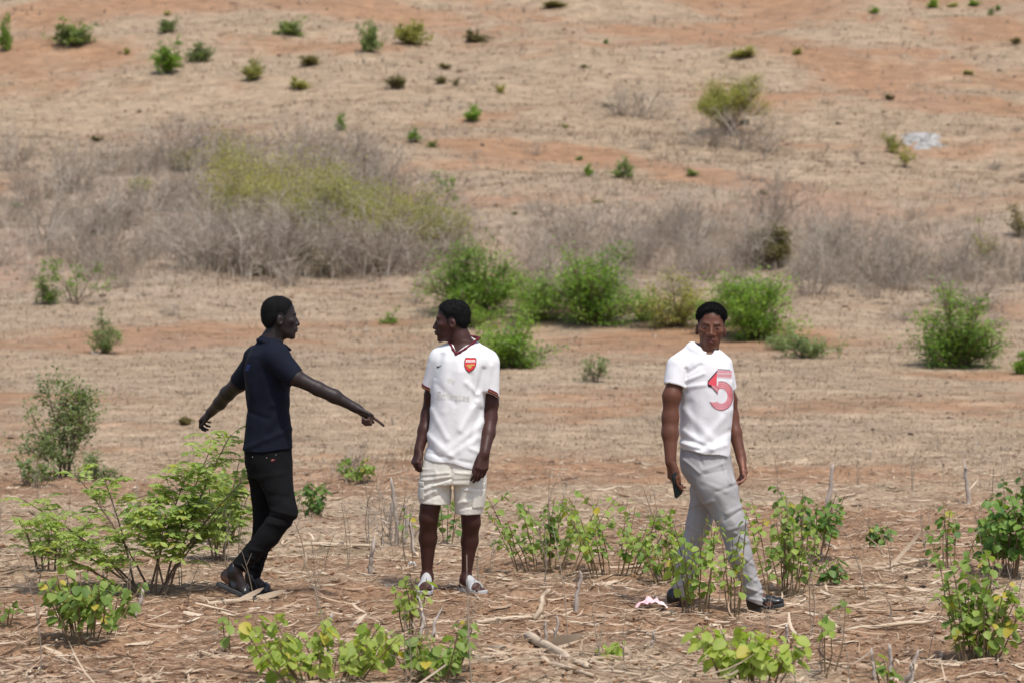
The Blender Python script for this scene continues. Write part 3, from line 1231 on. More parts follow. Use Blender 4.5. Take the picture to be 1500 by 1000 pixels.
    # --- sandals
    for (h, t, b, a, sd, up) in ((g.p(317, 853.5, -.13), g.p(377, 880, -.15), b1, a1, sd1, (.38, 0, .92)), (g.p(357, 866, .1), g.p(407, 872, .06), b2, a2, sd2, (.03, 0, 1))):
        F = Field(np.minimum(h, t) - .09, np.maximum(h, t) + .13, .0035)
        sl = sole_prim(h, t, up, .036, .046, .013)
        F.add(sl, .003)
        V4, Q4 = F.mesh()
        s_ob = mk('sandal', V4, [Q4], M['rubber'], root)
        # straps: the foot grown by 4 mm, cut to two bands
        F = Field(np.minimum(h, t) - .09, np.maximum(h, t) + .13, .0032)
        foot_into(F, a, h + (np.array(t) - h) * .16 + (0, 0, .03), b, t, sd, bare=False)
        F.F -= .007
        f = norm(np.array(t) - np.array(h))
        mid = np.array(h) + (np.array(t) - np.array(h)) * .45
        q1 = mid
        q2 = np.array(h) + (np.array(t) - np.array(h)) * .68
        fb = norm(f * .9 + np.array((0, 0, .45)))

        def bands(X, Y, Z):
            d1 = np.abs((X - q1[0]) * fb[0] + (Y - q1[1]) * fb[1] + (Z - q1[2]) * fb[2]) - .016
            d2 = np.abs((X - q2[0]) * f[0] + (Y - q2[1]) * f[1] + (Z - q2[2]) * f[2]) - .013
            return np.minimum(d1, d2)
        F.keep(bands, .003)
        V5, Q5 = F.mesh()
        mk('strap', V5, [Q5], M['leather'], s_ob)
    place(root)
    return root


# ================================================================== man in the middle, white football shirt
FEET += [(P(694, 862, 16.06)[0], P(694, 862, 16.06)[1]), (P(624, 860, 16.06)[0], P(624, 860, 16.06)[1])]


def man_jersey():
    g = Fig(16.08)
    m = g.m
    root = person('man in white football shirt and cream shorts looking left', (g.p(660, 866)[0], g.p(660, 866)[1], 0.))
    lo, hi = g.box(592, 430, 742, 885, -.36, .36)
    sh_rows = g.rows([(503, 662, 702, .06), (509, 650, 712, .085), (517, 640, 724, .105), (530, 636, 725, .122), (545, 634.5, 720, .13), (575, 632, 713, .135),
                      (612, 630, 710, .135), (645, 626, 709.5, .138), (672, 621, 712, .145), (692, 620, 712, .145)])
    F = Field(lo, hi, HB)
    hR = frame((-.99, .10, -.04))
    hc = g.p(662, 472.5)
    head_into(F, hc, hR, .985, [(g.p(671, 484), g.p(677, 506), 14 * m, 15.5 * m), (g.p(675, 498), g.p(679, 514), 15 * m, 20 * m)], 1.05)
    F.add(loft([r for r in sh_rows if r[0] > g.p(0, 655)[2]], inset=.012), .03)
    # his left arm (right in the photo)
    F.add(rc(g.p(711, 530, .0), g.p(719, 590, .015), 14 * m, 11.2 * m), .03)
    F.add(rc(g.p(719, 590, .015), g.p(718, 612, .0), 11.2 * m, 10 * m), .02)
    F.add(rc(g.p(718, 612, .0), g.p(715.5, 634, -.05), 10.4 * m, 9.6 * m), .02)
    F.add(rc(g.p(715.5, 634, -.05), g.p(709.5, 664, -.135), 9.6 * m, 7.0 * m), .02)
    w1 = g.p(709.5, 664, -.135)
    D1 = g.p(705, 690, -.165) - w1
    N1 = np.array((-.40, .9, -.1))
    hand_into(F, w1, D1, N1, np.array((-.9, -.40, 0)), 1.02,
              curl=((.35, .45, .3), (.4, .5, .3), (.45, .5, .3), (.5, .5, .3)), thumb=(.35, .2, .05), spread=.03)
    # his right arm
    F.add(rc(g.p(648, 530, .02), g.p(633, 578, .06), 14 * m, 11.2 * m), .03)
    F.add(rc(g.p(633, 578, .06), g.p(627, 606, .07), 11 * m, 9.6 * m), .02)
    F.add(rc(g.p(627, 606, .07), g.p(622, 630, .03), 10 * m, 9.6 * m), .02)
    F.add(rc(g.p(622, 630, .03), g.p(613.5, 658, -.02), 9.6 * m, 6.8 * m), .02)
    w2 = g.p(613.5, 659, -.02)
    D2 = g.p(608, 678, -.05) - w2
    N2 = np.array((.75, .55, -.1))
    hand_into(F, w2, D2, N2, np.array((-.55, -.75, -.1)), .92,
              curl=((.7, .8, .4), (.75, .9, .4), (.8, .9, .5), (.85, .9, .5)), thumb=(.35, .3, .2), spread=.02)
    # hips, legs
    F.add(loft(g.rows([(650, 636, 700, .10), (680, 630, 698, .10), (698, 630, 698, .09)])), .02)
    F.add(rc(g.p(641, 690, .0), g.p(630, 742, -.02), 16 * m, 14.2 * m), .02)
    F.add(rc(g.p(630, 742, -.02), g.p(628, 758, -.015), 14 * m, 13.4 * m), .02)
    F.add(rc(g.p(628, 758, -.015), g.p(627, 788, .02), 13.2 * m, 12.6 * m), .025)
    F.add(rc(g.p(627, 788, .02), g.p(625.5, 838, .03), 12.6 * m, 7.4 * m), .025)
    F.add(rc(g.p(685, 690, .0), g.p(689, 748, -.02), 16 * m, 14 * m), .02)
    F.add(rc(g.p(689, 748, -.02), g.p(690, 764, -.01), 13.8 * m, 13.2 * m), .02)
    F.add(rc(g.p(690, 764, -.01), g.p(688, 792, .025), 13 * m, 12.0 * m), .025)
    F.add(rc(g.p(688, 792, .025), g.p(683, 842, .03), 12.0 * m, 7.0 * m), .025)
    fd = [(g.p(683, 846, .03), g.p(680, 858, .06), g.p(697, 861, -.05), g.p(705, 864, -.11), np.array((-.75, -.65, 0.)) * -1),
          (g.p(625.5, 842, .03), g.p(626, 856, .06), g.p(623, 860, -.07), g.p(622, 862, -.13), np.array((-1, 0, 0.)))]
    for a, h, b, t, sd in fd:
        foot_into(F, a, h, b, t, sd)
    cols = dict(skin=(.054, .021, .016), palm=(.14, .065, .045), sole=(.14, .07, .05), lip=(.045, .017, .016))
    finish_body(F, g, root, cols, 5., heads=[(hc, hR, .985, (.080, -.03))])
    hv, hq = hair_mesh(hc, hR, .985, .009, .003, .080, seed=4, nape=-.03)
    hv = hv + vnormals(hv, hq) * (.0016 * pnoise(hv[:, 0] * 160, hv[:, 1] * 160, hv[:, 2] * 160))[:, None]
    hv, hq = curls(hv, hq, 4, 2200, .005)
    tag(mk('hair', hv, [hq], M['hair'], root), 'short cropped black hair')
    # --- shirt
    sl1 = (g.p(712.5, 533.5, -.0), g.p(716, 578, -.005), 19.5 * m, 17.5 * m, norm(g.p(708, 602, -.02) - g.p(716.5, 579, -.0)))
    sl2 = (g.p(646, 530, .02), g.p(631.5, 571, .045), 19 * m, 13.5 * m, norm(g.p(627, 586, .06) - g.p(632.5, 571, .05)))

    def shirt_field(h=.004):
        F = Field(*g.box(610, 490, 745, 696, -.3, .3), h)
        F.add(loft(sh_rows), .02)
        F.add(rc(g.p(646, 524, .02), g.p(681, 509, .03), 16 * m, 17 * m), .03)
        F.add(rc(g.p(681, 509.5, .03), g.p(712, 530, .0), 16.5 * m, 16 * m), .03)
        sleeve(F, *sl1)
        sleeve(F, *sl2)
        return F
    F = shirt_field()
    F.cut(rc(g.p(672, 470, -.0), g.p(679, 502, -.005), 15 * m, 16 * m), .006)
    A, B, C2 = g.p(660.5, 497), g.p(668.8, 516.5), g.p(703, 491)

    def vee(X, Y, Z):
        n1 = np.array((-(B[2] - A[2]), B[0] - A[0]))
        n1 = n1 / np.linalg.norm(n1)
        n2 = np.array((B[2] - C2[2], -(B[0] - C2[0])))
        n2 = n2 / np.linalg.norm(n2)
        d1 = (X - A[0]) * n1[0] + (Z - A[2]) * n1[1]
        d2 = (X - C2[0]) * n2[0] + (Z - C2[2]) * n2[1]
        # inside the V: right of the left edge and left of the right edge
        return np.maximum(np.maximum(-d1, -d2) if False else np.maximum(sgn1 * d1, sgn2 * d2), Y - (CAMY + g.base - .02))
    mid = (A + C2) / 2
    n1 = np.array((-(B[2] - A[2]), B[0] - A[0]))
    sgn1 = -np.sign((mid[0] - A[0]) * n1[0] + (mid[2] - A[2]) * n1[1])
    n2 = np.array((B[2] - C2[2], -(B[0] - C2[0])))
    sgn2 = -np.sign((mid[0] - C2[0]) * n2[0] + (mid[2] - C2[2]) * n2[1])
    F.cut((g.p(655, 520, -.35), g.p(705, 488, .0), vee), .004)
    for a in ((699, 588, 676, 628, 5, .008), (704, 600, 690, 640, 5, -.008), (700, 575, 684, 560, 4, .006), (708, 618, 660, 655, 6, .007), (700, 640, 650, 672, 5, .006),
              (632, 600, 655, 640, 5, .006), (626, 636, 668, 672, 5, .007), (624, 650, 650, 672, 4, -.007), (640, 560, 668, 590, 5, -.004), (655, 530, 650, 600, 6, .004),
              (676, 545, 672, 660, 7, .005), (690, 548, 694, 590, 4, -.006), (708, 540, 700, 572, 3.5, -.009), (720, 536, 712, 570, 4, .006), (628, 662, 690, 676, 3, -.004),
              (690, 655, 712, 665, 4, .006), (648, 520, 640, 552, 4, -.006)):
        F.fold(g.base, *a)
    e0, e1 = g.p(621, 672), g.p(690, 684.5)

    def hemcut(X, Y, Z):
        t = np.clip((X - e0[0]) / (e1[0] - e0[0]), -.3, 1.4)
        zz = e0[2] + (e1[2] - e0[2]) * (t - .12 * np.sin(t * 3.1) - .35 * np.clip(t - 1, 0, 1)) + .004 * np.sin(X * 31)
        return zz - Z
    F.keep(hemcut, .002)
    hollow_hem(F, sh_rows, g.p(0, 668)[2])
    shirt, V, Q = cloth('football_shirt', F, M['jersey'], root, .0055, (7, 7, 4), 21.)
    bv = bvh(V, Q)
    # sleeve bands and collar ribbing
    for (a, b, r1, r2, nr), dcol in ((sl1, 1), (sl2, 1)):
        for mat, o0, o1, gr in (('maroon', -.022, .0005, .0028), ('gold', -.010, -.0065, .0042)):
            F = Field(np.asarray(b) - .12, np.asarray(b) + .12, .003)
            lo_, hi_, fn = rc(a, np.asarray(b) + nr * .03, r1, r2)
            F.add((lo_, hi_, fn), .01)
            F.F -= gr + .002
            p0 = np.asarray(b) + nr * o0
            p1 = np.asarray(b) + nr * o1
            F.keep(halfspace(p1, nr), .001)
            F.keep(halfspace(p0, -nr), .001)
            lo2, hi2, fn2 = rc(np.asarray(b) - nr * .06, np.asarray(b) + nr * .06, r2 - .004, r2 - .004)
            F.cut((lo2, hi2, fn2), .001)
            v5, q5 = F.mesh()
            mk('sleeve_band' if mat == 'maroon' else 'sleeve_stripe', v5, [q5], M[mat], shirt)
    F = Field(*g.box(648, 484, 715, 526, -.3, .12), .0028)
    path = [(657.5, 498.5), (660, 504), (664, 511.5), (668.6, 518), (674, 515.5), (682, 510.5), (692, 503.5), (700, 496.8)]
    pts = []
    for x, y in path:
        c = g.p(x, y)
        q = stick(bv, c[0], c[2], off=.0)
        pts.append(q)
    for i in range(len(path)):
        if pts[i] is None:
            near = [j for j in range(len(path)) if pts[j] is not None]
            j = min(near, key=lambda k: abs(k - i))
            c = g.p(*path[i])
            pts[i] = np.array((c[0], pts[j][1] + .015, c[2]))
    pts.append(g.p(702, 495, .0))
    pts.append(g.p(696, 493.5, .045))
    pts.append(g.p(684, 492, .065))
    for i in range(len(pts) - 1):
        F.add(rc(pts[i], pts[i + 1], .0078, .0078), .006)
    v5, q5 = F.mesh()
    mk('collar', v5, [q5], M['maroon'], shirt)
    # crest
    sh = [(682.4, 524.6), (684.5, 523.6), (690, 524.2), (695, 523.8), (697.2, 525.2), (697.4, 530), (696.6, 535.5), (693.5, 540), (687.2, 543.8), (683, 539.6), (681.2, 535), (681.4, 529)]
    cc = np.mean(sh, 0)
    grow = lambda k: [tuple(cc + (np.array(q) - cc) * k) for q in sh]
    o = mk('crest', *print_poly_f(g, bv, grow(1.10), .0018), M['darkprint'], shirt, smooth=False)
    tag(o, 'red shield crest with gold cannon on the chest')
    mk('crest_field', *print_poly_f(g, bv, sh, .0026), M['red'], o, smooth=False)
    mk('crest_band', *print_poly_f(g, bv, [(683.2, 526.4), (690, 526.9), (696.3, 526.6), (696.4, 530), (690, 530.3), (682.8, 530)], .0034), M['whiteprint'], o, smooth=False)
    v, f = print_text(g, bv, 'Arsenal', 689.7, 528.4, 11.6, 2.6, .0042)
    mk('crest_lettering', v, [f], M['red'], o, smooth=False)
    cannon = [print_poly(g, bv, [(683.5, 533.6), (692, 532.6), (695.4, 532.8), (695.4, 534.6), (692, 535), (684, 535.6)], .0036, 1)]
    ang = np.linspace(0, 2 * math.pi, 13)[:-1]
    cannon.append(print_poly(g, bv, [(688.6 + 2.6 * math.cos(t), 536.2 + 2.6 * math.sin(t)) for t in ang], .0040, 0))
    v, f = join(cannon)
    mk('crest_cannon', v, f, M['gold'], o, smooth=False)
    # small tick on the other side of the chest
    tick = [(640.2, 535.2), (641.0, 538.0), (642.6, 538.0), (645, 536.6), (648.4, 533.6), (644.6, 535.4), (642.2, 536.2), (641.4, 535.4)]
    v, f = join([print_poly(g, bv, tick, .002)])
    tag(mk('tick_mark', v, f, M['darkprint'], shirt, smooth=False), 'small black tick on the chest')
    v1 = print_text(g, bv, 'Fly', 662.5, 557, 11, 8, .003, .08)
    v2 = print_text(g, bv, 'Emirates', 665, 578.5, 46, 11, .003, .08)
    for v, f in (v1, v2):
        tag(mk('lettering', v, [f], M['faded'], shirt, smooth=False), 'worn pale sponsor lettering')
    # --- shorts
    F = Field(*g.box(604, 660, 722, 762, -.26, .26), .004)
    F.add(loft(g.rows([(664, 624, 708, .132), (690, 616, 712, .138), (708, 615, 712, .13)])), .02)
    L1 = g.rows([(685, 616, 662, .11), (715, 613.5, 661.5, .108), (738, 613.5, 660.5, .105)])
    L2 = g.rows([(685, 663, 712, .11), (715, 664.5, 712, .108), (753, 667, 705.5, .098)])
    F.add(loft(L1, 2.2), .012)
    F.add(loft(L2, 2.2), .012)
    cr = g.p(662.4, 712)
    F.cut(rc(g.p(662.6, 712, -.3), g.p(662.6, 712, .3), .006), .006)
    F.fold(g.base, 661.5, 684, 662.5, 715, 1.8, -.007)
    for a in ((620, 694, 658, 690, 2.2, .004), (618, 702, 660, 696, 2.2, .005), (618, 709, 660, 699, 2, -.004), (618, 716, 660, 702, 2.4, .006), (620, 726, 658, 706, 2.4, .005), (622, 732, 658, 716, 2.2, -.004),
              (668, 690, 710, 694, 2.2, .004), (666, 702, 700, 700, 2, -.003), (668, 712, 706, 720, 2.4, .005), (670, 735, 704, 728, 2.2, .005), (672, 744, 700, 738, 2, -.004), (640, 690, 636, 738, 3, .003)):
        F.fold(g.base, *a)
    F.keep(lambda X, Y, Z: np.where(X < cr[0], g.p(640, 737)[2] - Z - .06 * (X - g.p(637, 0)[0]), g.p(687, 752)[2] - Z), .002)
    for a, b, r in ((g.p(637, 722, 0), g.p(637, 760, 0), 21.5 * m), (g.p(686.5, 735, 0), g.p(686, 775, 0), 17.5 * m)):
        F.cut(rc(a, b, r * .8, r), .004)
    shorts, V, Q = cloth('cargo_shorts', F, M['cream'], root, .004, (10, 10, 12), 31., .0016)
    bvs = bvh(V, Q)
    # cargo pockets: raised pads with a flap, on the outside of each leg
    for x0, x1, y0, y1 in ((613, 622, 704, 730), (697, 711, 706, 742)):
        F = Field(*g.box(x0 - 6, y0 - 6, x1 + 6, y1 + 6, -.24, .24), .0035)
        L = L1 if x0 < 650 else L2
        F.add(loft(L, 2.2, inset=-.0065), .004)
        a, b = g.p(x0 - 5, y1), g.p(x1, y0)
        F.keep(lambda X, Y, Z: np.maximum(np.maximum(a[0] - X, X - b[0]), np.maximum(a[2] - Z, Z - b[2])) + 0 * Y, .004)
        F.keep(lambda X, Y, Z: np.abs(Y - CAMY - g.base + .02) - .085 + 0 * X, .004)
        fz = g.p(0, y0 + 8)[2]
        F.F += (.0035 * np.exp(-((F.ax[2][None, None, :] - fz) / .005) ** 2)).astype(f32)
        v5, q5 = F.mesh()
        mk('pocket', v5, [q5], M['cream'], shorts)
    # --- slides
    for a, h, b, t, sd in fd:
        f = norm(np.array((t - h)[:2].tolist() + [0]))
        hh = h - f * .035 + (0, 0, 0)
        tt = t + f * .030
        gz = .012
        hh[2] = tt[2] = gz + .002
        F = Field(np.minimum(hh, tt) - .09, np.maximum(hh, tt) + .12, .0035)
        F.add(sole_prim(hh, tt, (0, 0, 1), .034, .046, .012), .003)
        v5, q5 = F.mesh()
        so = mk('slide_sandal', v5, [q5], M['slide'], root)
        F = Field(np.minimum(hh, tt) - .09, np.maximum(hh, tt) + .12, .0032)
        foot_into(F, a, h, b, t, sd, bare=False)
        F.F -= .006
        q1 = b - f * .012
        F.keep(lambda X, Y, Z: np.abs((X - q1[0]) * f[0] + (Y - q1[1]) * f[1] + (Z - q1[2]) * .25) - .032, .004)
        F.keep(lambda X, Y, Z: .012 - Z + 0 * X + 0 * Y, .003)
        v5, q5 = F.mesh()
        mk('strap', v5, [q5], M['slide'], so)
    place(root)
    return root


def print_poly_f(g, bv, poly, off):
    v, f = print_poly(g, bv, poly, off)
    return v, [f]


# ================================================================== man walking, white tee with a 5
FEET += [(P(1124, 890, 15.02)[0], P(1124, 890, 15.02)[1]), (P(998, 884, 15.31)[0], P(998, 884, 15.31)[1])]


def man_walking():
    g = Fig(15.15)
    m = g.m
    root = person('man in white T-shirt and grey trousers walking right', (g.p(1050, 885)[0], g.p(1050, 885)[1], 0.))
    lo, hi = g.box(960, 432, 1158, 905, -.34, .38)
    sh_rows = g.rows([(507, 1016, 1042, .05), (512, 1008, 1049, .07), (517, 998, 1060, .095), (522, 993, 1066, .11), (531, 988, 1070.5, .127), (548, 988, 1074, .138), (570, 993, 1074, .14),
                      (600, 996, 1073.5, .138), (630, 996, 1071.5, .132), (655, 995.5, 1069.5, .150), (675, 995, 1069, .152)])
    F = Field(lo, hi, HB)
    hR = frame((-.05, -.99, -.07), (.06, 0, 1))
    hc = g.p(1041.3, 481.5)
    head_into(F, hc, hR, 1.0, [(g.p(1041, 494, .02), g.p(1037.5, 514, .02), 13 * m, 14 * m), (g.p(1039, 506, .015), g.p(1034, 523, .01), 13 * m, 17 * m)], 1.1)
    F.add(loft([r for r in sh_rows if r[0] > g.p(0, 640)[2]], inset=.014), .03)
    # near arm (left in the photo)
    F.add(rc(g.p(994, 541, -.07), g.p(984.5, 580, -.11), 12.4 * m, 12.2 * m), .02)
    F.add(rc(g.p(983.5, 580, -.11), g.p(982, 612, -.115), 12.3 * m, 11.0 * m), .03)
    F.add(rc(g.p(981.5, 612, -.115), g.p(981.5, 634, -.13), 11.3 * m, 11.2 * m), .03)
    F.add(rc(g.p(981.5, 634, -.13), g.p(982.5, 676, -.17), 11.2 * m, 7.8 * m), .03)
    w1 = g.p(982.5, 677, -.17)
    D1 = g.p(985.5, 702, -.18) - w1
    N1 = np.array((.85, .5, .0))
    hand_into(F, w1, D1, N1, np.array((.5, -.85, 0)), .95,
              curl=((.25, .30, .2), (.5, .6, .4), (.55, .65, .4), (.6, .65, .4)), thumb=(.35, .15, .0), spread=.02)
    # far arm
    F.add(rc(g.p(1056, 540, .10), g.p(1068.5, 585, .15), 10.5 * m, 10.6 * m), .02)
    F.add(rc(g.p(1069, 585, .15), g.p(1072, 610, .15), 10.6 * m, 9.6 * m), .02)
    F.add(rc(g.p(1072, 610, .15), g.p(1077, 634, .12), 10 * m, 9.4 * m), .02)
    F.add(rc(g.p(1077, 634, .12), g.p(1086, 671, .06), 9.4 * m, 7.2 * m), .02)
    w2 = g.p(1086, 672, .06)
    D2 = g.p(1089.5, 694, .03) - w2
    N2 = np.array((-.80, -.30, .0))
    hand_into(F, w2, D2, N2, np.array((-.35, -.9, 0)), .95,
              curl=((.35, .5, .3), (.4, .55, .35), (.45, .6, .35), (.5, .6, .4)), thumb=(.5, .3, .1), spread=.05)
    # legs
    F.add(loft(g.rows([(640, 1006, 1060, .10), (680, 1012, 1058, .10), (700, 1018, 1058, .09)])), .02)
    F.add(rc(g.p(1030, 680, -.04), g.p(1073, 768, -.13), 17 * m, 14 * m), .02)
    F.add(rc(g.p(1073, 768, -.13), g.p(1106, 866, -.11), 14 * m, 8 * m), .02)
    F.add(rc(g.p(1042, 680, .05), g.p(1024, 765, .10), 16 * m, 13 * m), .02)
    F.add(rc(g.p(1024, 765, .10), g.p(995, 864, .15), 13 * m, 8 * m), .02)
    fd = [(g.p(1106, 868, -.11), g.p(1105, 884, -.11), g.p(1128, 884, -.13), g.p(1143, 881, -.14), np.array((0, -1, 0.))),
          (g.p(994, 864, .15), g.p(990, 876, .15), g.p(1004, 881, .14), g.p(1012, 883, .14), np.array((0, 1, 0.)))]
    for a, h, b, t, sd in fd:
        foot_into(F, a, h, b, t, sd, bare=False)
    cols = dict(skin=(.118, .046, .027), palm=(.28, .125, .085), sole=(.2, .1, .07), lip=(.11, .04, .038))
    finish_body(F, g, root, cols, 9., heads=[(hc, hR, 1., (.098, -.03))], palms=[(w2, D2, N2, .12)])
    hv, hq = hair_mesh(hc, hR, 1.0, .015, .001, .098, seed=5, nape=-.03, taper=.03)
    n = vnormals(hv, hq)
    hv = hv + n * (.003 * pnoise(hv[:, 0] * 90, hv[:, 1] * 90, hv[:, 2] * 90))[:, None]
    hv, hq = curls(hv, hq, 5, 3000, .0075, frac=.5)
    tag(mk('hair', hv, [hq], M['hair'], root), 'black hair, longer on top and faded at the sides')
    # --- tee
    s1 = (g.p(993.5, 537, -.07), g.p(989.0, 565.5, -.10), 17.3 * m, 16.2 * m, norm(g.p(984, 588, -.12) - g.p(990, 565, -.10)))
    s2 = (g.p(1058, 535, .09), g.p(1066, 570, .135), 15 * m, 13 * m, norm(g.p(1070, 590, .16) - g.p(1066, 570, .14)))
    F = Field(*g.box(962, 490, 1092, 680, -.34, .34), .004)
    F.add(loft(sh_rows), .02)
    F.add(rc(g.p(995, 534, -.05), g.p(1015, 519.5, -.01), 13 * m, 11 * m), .03)
    F.add(rc(g.p(1015, 518.5, -.01), g.p(1046, 525, .03), 11.5 * m, 10 * m), .03)
    F.add(rc(g.p(1046, 525, .03), g.p(1059, 534, .08), 10 * m, 11 * m), .03)
    sleeve(F, *s1)
    sleeve(F, *s2)
    ring = []
    for t in np.linspace(0, 2 * math.pi, 25)[:-1]:
        f_, l_ = math.cos(t), math.sin(t)
        ring.append(g.p(1033 + 19.0 * l_ + 5 * f_, 513.2 + 5.6 * l_ + 5.0 * f_, -.070 * f_ + .03 * l_))
    F.add(rc(g.p(1016, 511.5, .0), g.p(999, 525, -.03), 7.5 * m, 9 * m), .03)
    F.add(rc(g.p(1051, 522.5, .03), g.p(1060, 531, .06), 6 * m, 8 * m), .03)
    for i in range(24):
        a_, b_ = ring[i] - (0, 0, .011), ring[(i + 1) % 24] - (0, 0, .011)
        F.add(rc(a_, b_, .012), .035)
    F.cut(rc(g.p(1041, 480, .01), g.p(1034.5, 507.5, .0), 15.5 * m, 17.0 * m), .006)
    F.cut(rc(g.p(1038, 497, -.03), g.p(1039, 507.5, -.09), 13 * m, 12.2 * m), .006)
    for a in ((1004, 556, 1028, 546, 3, .006), (1002, 566, 1030, 562, 3.5, .006), (1006, 545, 1024, 534, 3, -.006), (1003, 572, 1003, 540, 3, -.009), (1000, 600, 1040, 640, 6, .006), (1000, 630, 1040, 655, 4, .006),
              (997, 640, 1030, 650, 3, -.005), (1068, 600, 1030, 640, 6, .006), (1066, 630, 1020, 656, 5, -.005), (1060, 650, 1010, 664, 4, .005), (1010, 590, 1020, 640, 6, -.004),
              (997, 648, 1022, 654, 2.5, .006), (997, 656, 1014, 660, 2.5, -.005), (1070, 560, 1062, 600, 4, .004)):
        F.fold(g.base, *a)
    e0, e1 = g.p(995, 657), g.p(1069, 668)
    F.keep(lambda X, Y, Z: e0[2] + (e1[2] - e0[2]) * np.clip((X - e0[0]) / (e1[0] - e0[0]), 0, 1) + .003 * np.sin(X * 40) - Z + 0 * Y, .002)
    hollow_hem(F, sh_rows, g.p(0, 655)[2])
    tee, V, Q = cloth('t_shirt', F, M['tee'], root, .0045, (8, 8, 5), 41.)
    bv = bvh(V, Q)
    F = Field(*g.box(1005, 494, 1066, 530, -.2, .2), .003)
    for i in range(24):
        F.add(rc(ring[i], ring[(i + 1) % 24], .0055), .008)
    v5, q5 = F.mesh()
    mk('neckband', v5, [q5], M['tee'], tee)
    # --- the figure 5
    fold_parts = {'coral': [], 'pinkprint': [], 'darkprint': []}
    cx, cy = 1054.0, 578.5

    def arc(r, a0, a1, n=26, sx=1.0, sy=1.0):
        t = np.radians(np.linspace(a0, a1, n))
        return [(cx + r * sx * math.cos(q), cy + r * sy * math.sin(q)) for q in t]
    radii = np.linspace(10.8, 19.6, 8)
    for i, r in enumerate(radii):
        colr = 'darkprint' if i == 7 else ('coral' if i % 2 == 0 else 'pinkprint')
        wd = .55 if i == 7 else (1.0 if i % 2 == 0 else .5)
        fold_parts[colr].append(print_strip(g, bv, arc(r, -118 + i * 2, 137 + i * 3, 34, .93, 1.08), wd))
    for i in range(7):                      # the neck of the 5 running from the nib into the bowl
        o = i * 2.05
        colr = ('darkprint', 'coral', 'pinkprint', 'coral', 'coral', 'pinkprint', 'coral')[i]
        fold_parts[colr].append(print_strip(g, bv, bez(np.array((1034.5 + o * 1.35, 563.5 - o * .10)), np.array((1041 + o, 565.5)), np.array((1048.5 + o * .25, 576 - o * 1.05)), 8), .85))
    for i in range(7):                      # top bar made of thin lines
        colr = ('darkprint', 'coral', 'coral', 'pinkprint', 'coral', 'coral', 'pinkprint')[i]
        y = 539.8 + i * 1.85
        fold_parts[colr].append(print_strip(g, bv, [(1048.5 - i * .25 + k * 3.2, y + k * .22) for k in range(8 if i else 7)], .75))
    fold_parts['coral'].append(print_poly(g, bv, [(1047.6, 543.8), (1047.0, 563.6), (1040, 563.6), (1034.2, 561.0), (1035.5, 556.6)], .0016))
    fold_parts['darkprint'].append(print_poly(g, bv, [(1047.9, 541.2), (1048.0, 543.6), (1035.4, 557.4), (1034.4, 561.2), (1033.4, 560.6), (1034.4, 556.2)], .0022))
    fold_parts['darkprint'].append(print_poly(g, bv, [(1033.2, 560.6), (1040, 563.2), (1039, 566.4), (1034.6, 564.8)], .0022))
    o = None
    for k in ('coral', 'pinkprint', 'darkprint'):
        v, f = join(fold_parts[k])
        q = mk('printed_number' if o is None else 'print_lines', v, f, M[k], tee if o is None else o, smooth=False)
        if o is None:
            o = q
            tag(o, 'large red striped number 5')
    v, f = join([print_poly(g, bv, [(977.6, 558.6), (979.4, 559.0), (979.0, 563.2), (977.2, 562.8)], .002)])
    mk('sleeve_tab', v, f, M['darkprint'], tee, smooth=False)
    # --- trousers
    F = Field(*g.box(972, 642, 1128, 888, -.34, .36), .004)
    F.add(loft(g.rows([(650, 997, 1068, .130), (668, 996, 1070, .134), (690, 1001, 1075, .142), (702, 1008, 1076, .13)])), .02)
    F.add(rc(g.p(1025, 680, -.022), g.p(1052, 718, -.10), 28 * m, 27.5 * m), .03)
    F.add(rc(g.p(1052, 718, -.10), g.p(1072.5, 766, -.13), 27.5 * m, 19.5 * m), .03)
    F.add(rc(g.p(1072.5, 766, -.13), g.p(1083, 812, -.125), 19 * m, 16.8 * m), .03)
    F.add(rc(g.p(1083, 812, -.125), g.p(1103, 862, -.11), 16.8 * m, 12.2 * m), .03)
    F.add(rc(g.p(1103, 862, -.11), g.p(1108, 882, -.115), 12.5 * m, 13.5 * m), .02)
    F.add(rc(g.p(1044, 676, .05), g.p(1033, 718, .07), 26 * m, 21 * m), .03)
    F.add(rc(g.p(1033, 718, .07), g.p(1025, 762, .10), 20 * m, 17.5 * m), .03)
    F.add(rc(g.p(1025, 762, .10), g.p(1008.5, 812, .13), 17.5 * m, 15 * m), .03)
    F.add(rc(g.p(1008.5, 812, .13), g.p(996.5, 868, .15), 15 * m, 13.2 * m), .03)
